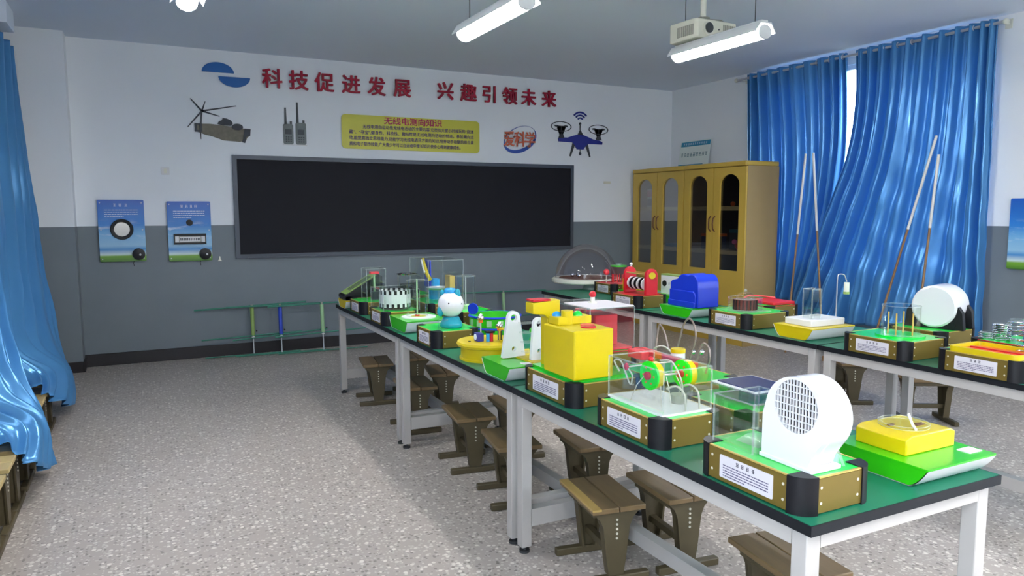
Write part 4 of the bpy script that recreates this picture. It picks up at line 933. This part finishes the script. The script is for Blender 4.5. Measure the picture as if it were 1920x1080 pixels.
# -- left row, inner side, near to far
t = ex('flat yellow box with a clear dial on a green tray at the near table end', 2.088, 1.405)
tray(t, .315, .31, .0625)
MB().prism([(-.108, .064), (-.108, .112), (-.085, .122), (.10, .122), (.122, .112), (.122, .064)], 'y', -.055, .118).build('yellow_box', 'yellow', t, bev=.004)
MB().cyl((.0, .032, .122), .070, 0, .003, 40).build('dial_disc', 'yellow_dark', t)
clearcyl(t, (.0, .032), .072, .123, .134, 'dial_cover', .002, cap=True)
b = MB(); b.box(-.055, -.03, .04, .05, .125, .128); b.box(.02, .055, .0, .008, .125, .128); b.box(.03, .06, .012, .018, .125, .128); b.build('dial_mark', 'brown', t)
MB().tube([(-.03, -.03, .128), (-.018, -.01, .136), (-.012, .01, .165)], .004, 8).build('pointer', 'white', t)
MB().box(.085, .145, -.125, -.085, .0646, .067).build('label_card', 'label_white', t)

t = ex('dark solar-cell picture plate on a low green-topped base left of the white blower', 1.955, 1.97)
base(t, .32, .33, .10, plate=False)
MB().prism(rr2(.20, .22, .006, (.02, -.015)), 'z', .1525, .1565).build('white_plate', 'white', t); MB().prism(rr2(.17, .19, .004, (.02, -.015)), 'z', .1565, .160).build('solar_plate', 'solar', t)
clearbox(t, -.08, .12, -.125, .095, .101, .150)
MB().prism(rr2(.09, .05, .008, (.05, .125)), 'z', .101, .125).build('green_block', 'green_top', t)

t = ex('red rails and curling bronze wire track with a yellow-topped white cylinder', 2.03, 2.45)
base(t, .33, .43, .10)
MB().prism(rr2(.036, .40, .016, (-.075, -.01)), 'z', .160, .182).build('red_rail', 'red', t, bev=.004); MB().prism(rr2(.09, .11, .012, (-.085, .13)), 'z', .145, .180).build('red_rail', 'pink_red', t, bev=.004)
for y in (-.17, 0, .12): MB().cyl((-.075, y, .10), .008, 0, .062, 12).build('rail_post', 'wire', t)
MB().cyl((-.02, -.03, .10), .030, 0, .090, 28).build('cylinder', 'white', t); MB().cyl((-.02, -.03, .19), .031, 0, .016, 28).build('cylinder_cap', 'yellow', t)
MB().tube(sm([(.03, .19, .10), (.05, .205, .20), (.06, .20, .27), (.06, .16, .235), (.06, .13, .17), (.06, .09, .15), (.06, .06, .22), (.06, .035, .29), (.06, -.0, .325), (.06, -.035, .30), (.06, -.045, .24), (.055, -.02, .16), (.05, -.01, .10)])[:], .0042, 8).build('wire_track', 'bronze_wire', t)
MB().tube(sm([(.07, -.04, .10), (.07, -.05, .17), (.075, -.075, .225), (.08, -.105, .215), (.08, -.115, .17), (.08, -.10, .13), (.08, -.09, .10)]), .0042, 8).build('wire_track', 'bronze_wire', t)
MB().tube(sm([(.02, .18, .10), (.0, .17, .16), (.01, .12, .19), (.03, .08, .17), (.05, .04, .10)]), .004, 8).build('wire_track', 'wire', t)
MB().ball((.07, -.075, .19), .011).build('chrome_ball', 'chrome', t); MB().ball((.06, -.035, .185), .010).build('chrome_ball', 'chrome', t)
MB().cyl((.02, .16, .10), .03, 0, .05, 20).build('motor', 'radio_dark', t)

t = ex('red box with a crank under a white-topped clear case with a red knob', 2.04, 3.15)
base(t, .32, .42, .10, 'green_top', False, trim='red')
MB().prism(rr2(.27, .36, .006), 'z', .102, .112).build('red_plate', 'pink_red', t)
clearbox(t, -.13, .13, -.20, .19, .112, .315)
MB().box(-.128, .128, -.198, .05, .3175, .322).build('case_lid', 'label_white', t)
MB().prism(rr2(.14, .21, .010, (.03, .0)), 'z', .114, .268).build('red_box', 'red', t, bev=.004); MB().cyl((-.02, .06, .268), .03, 0, .016, 24).build('box_dial', 'pink_red', t)
MB().cyl((-.042, -.055, .225), .012, -.01, .002, 14, 0, 'x').build('crank_hub', 'radio_dark', t); MB().tube([(-.052, -.055, .225), (-.058, -.10, .19), (-.062, -.14, .15)], .006).build('crank_arm', 'steel', t); MB().ball((-.07, -.145, .145), .012).build('crank_knob', 'acrylic_edge', t)
MB().cyl((.0, -.02, .322), .012, 0, .030, 16).build('knob_neck', 'offwhite', t); MB().ball((.0, -.02, .365), .018).build('knob', 'red', t); MB().cyl((0, -.02, .322), .024, 0, .004, 20).build('knob_flange', 'offwhite', t)

t = ex('round green drum with blue hoops behind the white towers', 2.045, 4.30)
MB().lathe([(0, 0), (.165, 0), (.165, .118), (0, .118)], n=48).build('drum', 'green_tray', t)
for z in (.040, .112): MB().tube([(.168*cos(2*pi*i/48), .168*sin(2*pi*i/48), z) for i in range(48)], .007, 8, 0, True).build('hoop', 'blue', t)
b = MB()
for i in range(14):
    a = 2*pi*i/14; T = Matrix.Rotation(a, 4, 'Z'); b.box(.164, .1665, -.016, .016, .055, .095, 0, T)
b.build('picture_band', 'handle_pale', t)
T = Matrix.Translation((-.13, .06, .118)) @ Matrix.Rotation(radians(35), 4, 'Z'); b = MB().cyl((0, 0, .035), .038, -.005, .005, 30, 0, 'x', M=T); b.build('blue_disc', 'blue', t)

t = ex('empty upright clear cylinder on a green-topped base behind the pig figure', 2.03, 4.75)
base(t, .29, .34, .10, plate=False)
clearcyl(t, (0, 0), .072, .10, .335, 'clear_cylinder', .003, cap=True); MB().cyl((0, 0, .10), .05, 0, .03, 24).build('inner_disc', 'handle_pale', t); MB().cyl((.0, 0, .13), .005, 0, .20, 8).build('inner_rod', 'steel', t)

t = ex('tall clear case with a blue card and a curved yellow tube, far inner side', 2.03, 5.33)
base(t, .30, .46, .10, plate=False)
clearbox(t, -.14, .14, -.21, .21, .10, .425)
MB().box(-.03, -.022, .05, .18, .20, .41).build('blue_card', 'blue', t)
MB().tube(sm([(-.05, .16, .415), (-.05, .12, .36), (-.05, .06, .30), (-.05, .0, .265)]), .015, 14).build('curved_tube', 'yellow', t); MB().tube(sm([(-.062, .155, .41), (-.065, .11, .35), (-.064, .07, .31)]), .008, 10).build('tube_stripe', 'white', t)
MB().lathe([(0, .0), (.08, .002), (.095, .014), (.098, .018)], (.0, -.06, .19), 36).build('dish', 'steel', t); MB().cyl((0, -.06, .10), .012, 0, .09, 16).build('dish_post', 'acrylic_edge', t)
MB().box(.05, .09, -.16, -.06, .10, .30).build('yellow_strip', 'gold_trim', t); MB().prism(rr2(.07, .10, .02, (.02, .10)), 'z', .10, .26).build('blue_cup', 'sky_blue', t)

t = ex('chrome-rimmed clear pot on a green-topped base at the far inner table corner', 2.02, 5.93)
base(t, .29, .38, .10, plate=False)
clearcyl(t, (-.03, -.02), .085, .10, .26, 'clear_pot', .005); MB().cyl((-.03, -.02, .10), .06, 0, .08, 28).build('inner_can', 'radio_dark', t); MB().lathe([(.060, 0), (.086, .004), (.088, .012), (.060, .016)], (-.03, -.02, .255), 32).build('pot_rim', 'chrome', t)

# -- right row, aisle side, far to near
t = ex('two red arched end plates with black and white discs between them', 3.70, 4.98)
base(t, .31, .40, .10, 'red')
for k, (y, nm) in enumerate(((.135, 0), (-.155, 1))):
    pts = [(-.058, .102), (-.058, .26)]+[(.058*cos(a), .26+.058*sin(a)) for a in [pi-pi*i/14 for i in range(1, 14)]]+[(.058, .26), (.058, .102)]
    e_ = MB().prism([(x+.01, z) for x, z in pts], 'y', y-.014, y+.014).build('end_plate', 'red', t, bev=.003)
    if nm: MB().prism([(x*.75+.01, .262+z*.75) for x, z in ell(0, 0, .045, .036, 24)], 'y', y-.018, y-.013).build('plate_badge', 'yellow', e_)
for k in range(7): MB().cyl((.01, -.10+.032*k, .185), .052, 0, .015, 30, 0, 'y').build('disc', 'white' if k % 2 == 0 else 'black_plastic', t)
MB().cyl((.01, 0, .185), .010, -.15, .13, 14, 0, 'y').build('axle', 'steel', t)
for x in (-.035, .055): MB().cyl((x, 0, .272), .006, -.15, .13, 12, 0, 'y').build('tie_rod', 'gold_trim', t)
MB().ball((.02, .135, .338), .014).build('top_knob', 'white', t); MB().cyl((.02, .135, .31), .007, 0, .02, 12).build('knob_stem', 'white', t)

t = ex('blue double-humped cover on a green tray in the middle of the right tables', 3.715, 4.335)
tray(t, .30, .37, .070)
hump = [(.185, .055), (.185, .235)]+[(.185-.06*i/5, .235+.018*sin(pi/2*i/5)) for i in range(1, 6)]+[(.09, .262), (.075, .285), (.05, .300), (.02, .305), (-.01, .300), (-.03, .295)]+[(-.10+.07*cos(a), .255+.058*sin(a)) for a in [radians(q) for q in range(75, -1, -15)][::1]]
top2 = [(.185, .235), (.16, .252), (.12, .258), (.09, .266), (.07, .286), (.04, .302), (.0, .305), (-.025, .299), (-.045, .294), (-.065, .303), (-.10, .306), (-.135, .298), (-.16, .278), (-.175, .25), (-.18, .20)]
top2 = [(-.18+(y+.18)*.87, z+.012) for y, z in top2]
MB().prism([(top2[0][0], .073)]+top2+[(-.18, .073)], 'x', -.09, .11).build('blue_cover', 'blue', t, bev=.006)
MB().prism([(.132, .073), (.132, .195), (-.14, .195), (-.165, .17), (-.165, .073)], 'x', -.103, -.09).build('front_ledge', 'blue', t, bev=.006)
MB().box(-.115, -.103, -.165, .132, .073, .115).build('lower_sill', 'blue', t, bev=.003)

t = ex('copper coil drum under a clear cover on a green-topped gold base', 3.745, 3.775)
base(t, .41, .39, .10)
MB().prism(rr2(.25, .25, .01, (-.03, 0)), 'z', .101, .108).build('clear_plate', 'acrylic_edge', t)
b = MB().cyl((-.03, 0, .108), .080, 0, .070, 40)
for i in range(20):
    a = 2*pi*i/20; b.box(.080, .083, -.004, .004, .110, .176, 1, Matrix.Translation((-.03, 0, 0)) @ Matrix.Rotation(a, 4, 'Z'))
b.build('copper_coil', ['copper', 'cabinet_dark'], t)
MB().lathe([(.062, 0), (.060, .018), (.045, .040), (.02, .052), (0, .054)], (-.03, 0, .180), 32).build('clear_lid', 'acrylic', t, angle=60); MB().tube([(-.03+.062*cos(2*pi*i/32), .062*sin(2*pi*i/32), .180) for i in range(32)], .003, 6, 0, True).build('lid_rim', 'acrylic_edge', t); MB().ball((-.03, 0, .24), .011).build('lid_knob', 'acrylic_edge', t)
clearcyl(t, (-.03, 0), .115, .108, .19, 'clear_ring', .003)

t = ex('red-topped gold base with a low red rim behind the copper coil', 4.16, 4.02)
base(t, .31, .38, .10, 'green_top', False, trim='red')
MB().prism(rr2(.22, .26, .02, (.03, -.03)), 'z', .101, .122).build('red_plate', 'red', t, bev=.004); MB().tube(sm([(-.10, .12, .125), (-.02, .15, .14), (.08, .12, .135), (.12, .02, .13)]), .006, 8).build('red_tube', 'pink_red', t)

t = ex('white slab with a clear square tube and a bent lamp wire on a yellow tray', 3.755, 3.225)
tray(t, .37, .30, .075, 'yellow')
MB().prism(rr2(.30, .21, .010, (.02, .01)), 'z', .077, .118).build('white_slab', 'white', t, bev=.004)
clearbox(t, -.055, .025, -.03, .040, .118, .300, 'clear_square_tube', True, .003)
MB().cyl((-.02, 0, .118), .012, 0, .02, 16).build('tube_inlet', 'white', t)
MB().tube(sm([(.175, -.02, .077), (.175, -.02, .25), (.176, -.02, .365), (.19, -.02, .385), (.235, -.02, .38), (.255, -.02, .35), (.262, -.02, .335)]), .0035, 8).build('bent_wire', 'steel', t)
MB().cyl((.263, -.02, .268), .017, 0, .062, 20).build('lamp_body', 'offwhite', t); MB().cyl((.263, -.02, .255), .019, 0, .016, 20).build('lamp_tip', 'handle_green', t)

t = ex('clear cylinder with amber rods on a green-topped gold base', 3.70, 2.63)
base(t, .36, .40, .10)
MB().cyl((.02, -.02, .10), .125, 0, .008, 44).build('clear_plate', 'green_top', t)
clearcyl(t, (.02, -.02), .098, .108, .268, 'clear_cylinder', .003, cap=True)
for a in (0.4, 2.0, 3.4, 5.0): MB().cyl((.02+.062*cos(a), -.02+.062*sin(a), .108), .0042, 0, .12, 12).build('amber_rod', 'lamp_amber', t)

t = ex('gold base with a yellow tray of orange strips at the right edge', 3.70, 2.075)
base(t, .36, .40, .10, nt=3)
MB().prism(rr2(.22, .30, .02, (-.05, -.02)), 'z', .101, .108).build('orange_floor', 'orange', t)
v, f = shape([rr2(.25, .33, .03, (-.05, -.02)), rr2(.225, .305, .02, (-.05, -.02))], .026); MB().add([(p[0], p[1], p[2]+.101) for p in v], f).build('yellow_tray', 'yellow', t, bev=.003)
for k in (-.10, -.03): MB().box(k, k+.016, -.16, .12, .108, .114).build('strip', 'red', t)
MB().tube(*helix((.06, -.10), .045, .108, .245, 5.5, .0035, 18)).build('tall_spring', 'chrome', t)

# -- right row, inner side, far to near
t = ex('large clear dome over a white-rimmed disc at the far end of the right tables', 4.13, 6.46)
MB().lathe([(0, 0), (.085, 0), (.088, .015), (.07, .05), (0, .05)], (-.06, -.19, 0), 30).build('pedestal', 'steel', t)
MB().lathe([(0, .05), (.345, .052), (.36, .064), (.36, .092), (.345, .100), (0, .098)], n=56).build('base_disc', 'offwhite', t, angle=30)
MB().cyl((0, 0, .0985), .285, 0, .003, 48).build('brown_disc', 'brown', t)
MB().lathe([(.325*cos(a), .10+.35*sin(a)) for a in [pi/2*i/16 for i in range(16)]]+[(0, .45)], n=48).build('clear_dome', 'pink_glass', t, angle=80)
MB().tube([(.325*cos(2*pi*i/48), .325*sin(2*pi*i/48), .104) for i in range(48)], .005, 6, 0, True).build('dome_rim', 'acrylic_edge', t)
for x, y in ((-.12, .08), (-.03, .12), (-.10, -.02)): MB().ball((x, y, .125), .022).build('steel_ball', 'chrome', t)

t = ex('clear cylinder with a green lid and red rods, in front of the big dome', 4.085, 5.86)
base(t, .30, .36, .10, 'pink_red')
clearcyl(t, (.03, .0), .075, .10, .255, 'clear_cylinder', .003, mt='rose_clear'); MB().cyl((.03, 0, .255), .078, 0, .012, 32).build('green_lid', 'green_tray', t); MB().cyl((.03, 0, .267), .03, 0, .016, 20).build('lid_boss', 'acrylic_edge', t)
for i in range(8): MB().cyl((.03+.06*cos(i*pi/4), .06*sin(i*pi/4), .10), .005, 0, .08, 10).build('red_rod', 'pink_red', t)
MB().ball((-.07, .06, .20), .030).build('red_ball', 'pink_red', t); MB().cyl((-.07, .06, .10), .006, 0, .08, 10).build('ball_post', 'wire', t)

t = ex('yellow block on a small green tray beyond the red arched plates', 4.07, 5.46)
tray(t, .27, .28, .065); MB().box(-.12, .06, -.10, .10, .067, .17).build('yellow_block', 'yellow', t, bev=.004)

t = ex('white upright panel with a black dial and green top edge behind the blue cover', 4.16, 5.02)
tray(t, .22, .38, .060)
MB().box(-.06, .02, -.17, .17, .062, .225).build('white_panel', 'white', t, bev=.004); MB().box(-.06, .02, -.172, .172, .225, .236).build('green_edge', 'handle_green', t)
MB().cyl((-.06, .115, .155), .026, -.008, 0, 26, 0, 'x').build('black_dial', 'black_plastic', t)
b = MB(); glyphs(b, -.055, .155, 4, .02, .028, 0); MB().add(b.v, b.f, 0, YZ(-.061, 0, 0) @ Rz).build('panel_text', 'text_grey', t)

t = ex('big white drum on a black zigzag cradle at the right, before the curtain', 4.165, 2.73)
base(t, .33, .36, .10, plate=False)
T = Matrix.Translation((.05, -.02, .228)) @ Matrix.Rotation(radians(14), 4, 'Z')
MB().lathe([(0, -.11), (.112, -.11), (.122, -.10), (.124, -.09), (.124, .09), (.122, .10), (.112, .11), (0, .11)], (0, 0, 0), 48, 0, 'x', T).build('white_drum', 'white_gloss', t, angle=30)
T = Matrix.Translation((.05, -.02, .10)) @ Matrix.Rotation(radians(14), 4, 'Z')
for x in (-.075, .075):
    zig = [(-.16, 0), (-.15, .10), (-.125, .135), (-.112, .075), (-.09, .06), (-.07, .028), (-.045, .012), (0, .008), (.045, .012), (.07, .028), (.09, .06), (.112, .075), (.125, .135), (.15, .10), (.16, 0)]
    MB().prism(zig, 'x', x-.02, x+.02, 0, T).build('cradle', 'black_plastic', t, bev=.002)
for y in (-.10, .10): MB().cyl((0, y, .03), .018, -.10, .10, 16, 0, 'x', M=T).build('roller', 'black_plastic', t)

t = ex('row of bright springs on a red-edged green base at the right edge', 4.13, 2.19)
base(t, .32, .40, .10, plate=False, trim='red')
for x, y, r, h, n_ in ((-.07, .15, .040, .035, 3), (-.055, .085, .042, .085, 9), (-.03, .02, .045, .115, 5)):
    MB().tube(*helix((x, y), r, .10, .10+h, n_, .0035, 18)).build('spring', 'chrome', t); clearcyl(t, (x, y), r*.85, .10, .10+h, 'spring_core', .002)
MB().prism(rr2(.13, .15, .01, (.0, -.10)), 'z', .10, .155).build('blue_block', 'blue', t, bev=.004)
clearcyl(t, (.0, -.10), .055, .155, .235, 'blue_cup', .003, 'blue_clear')
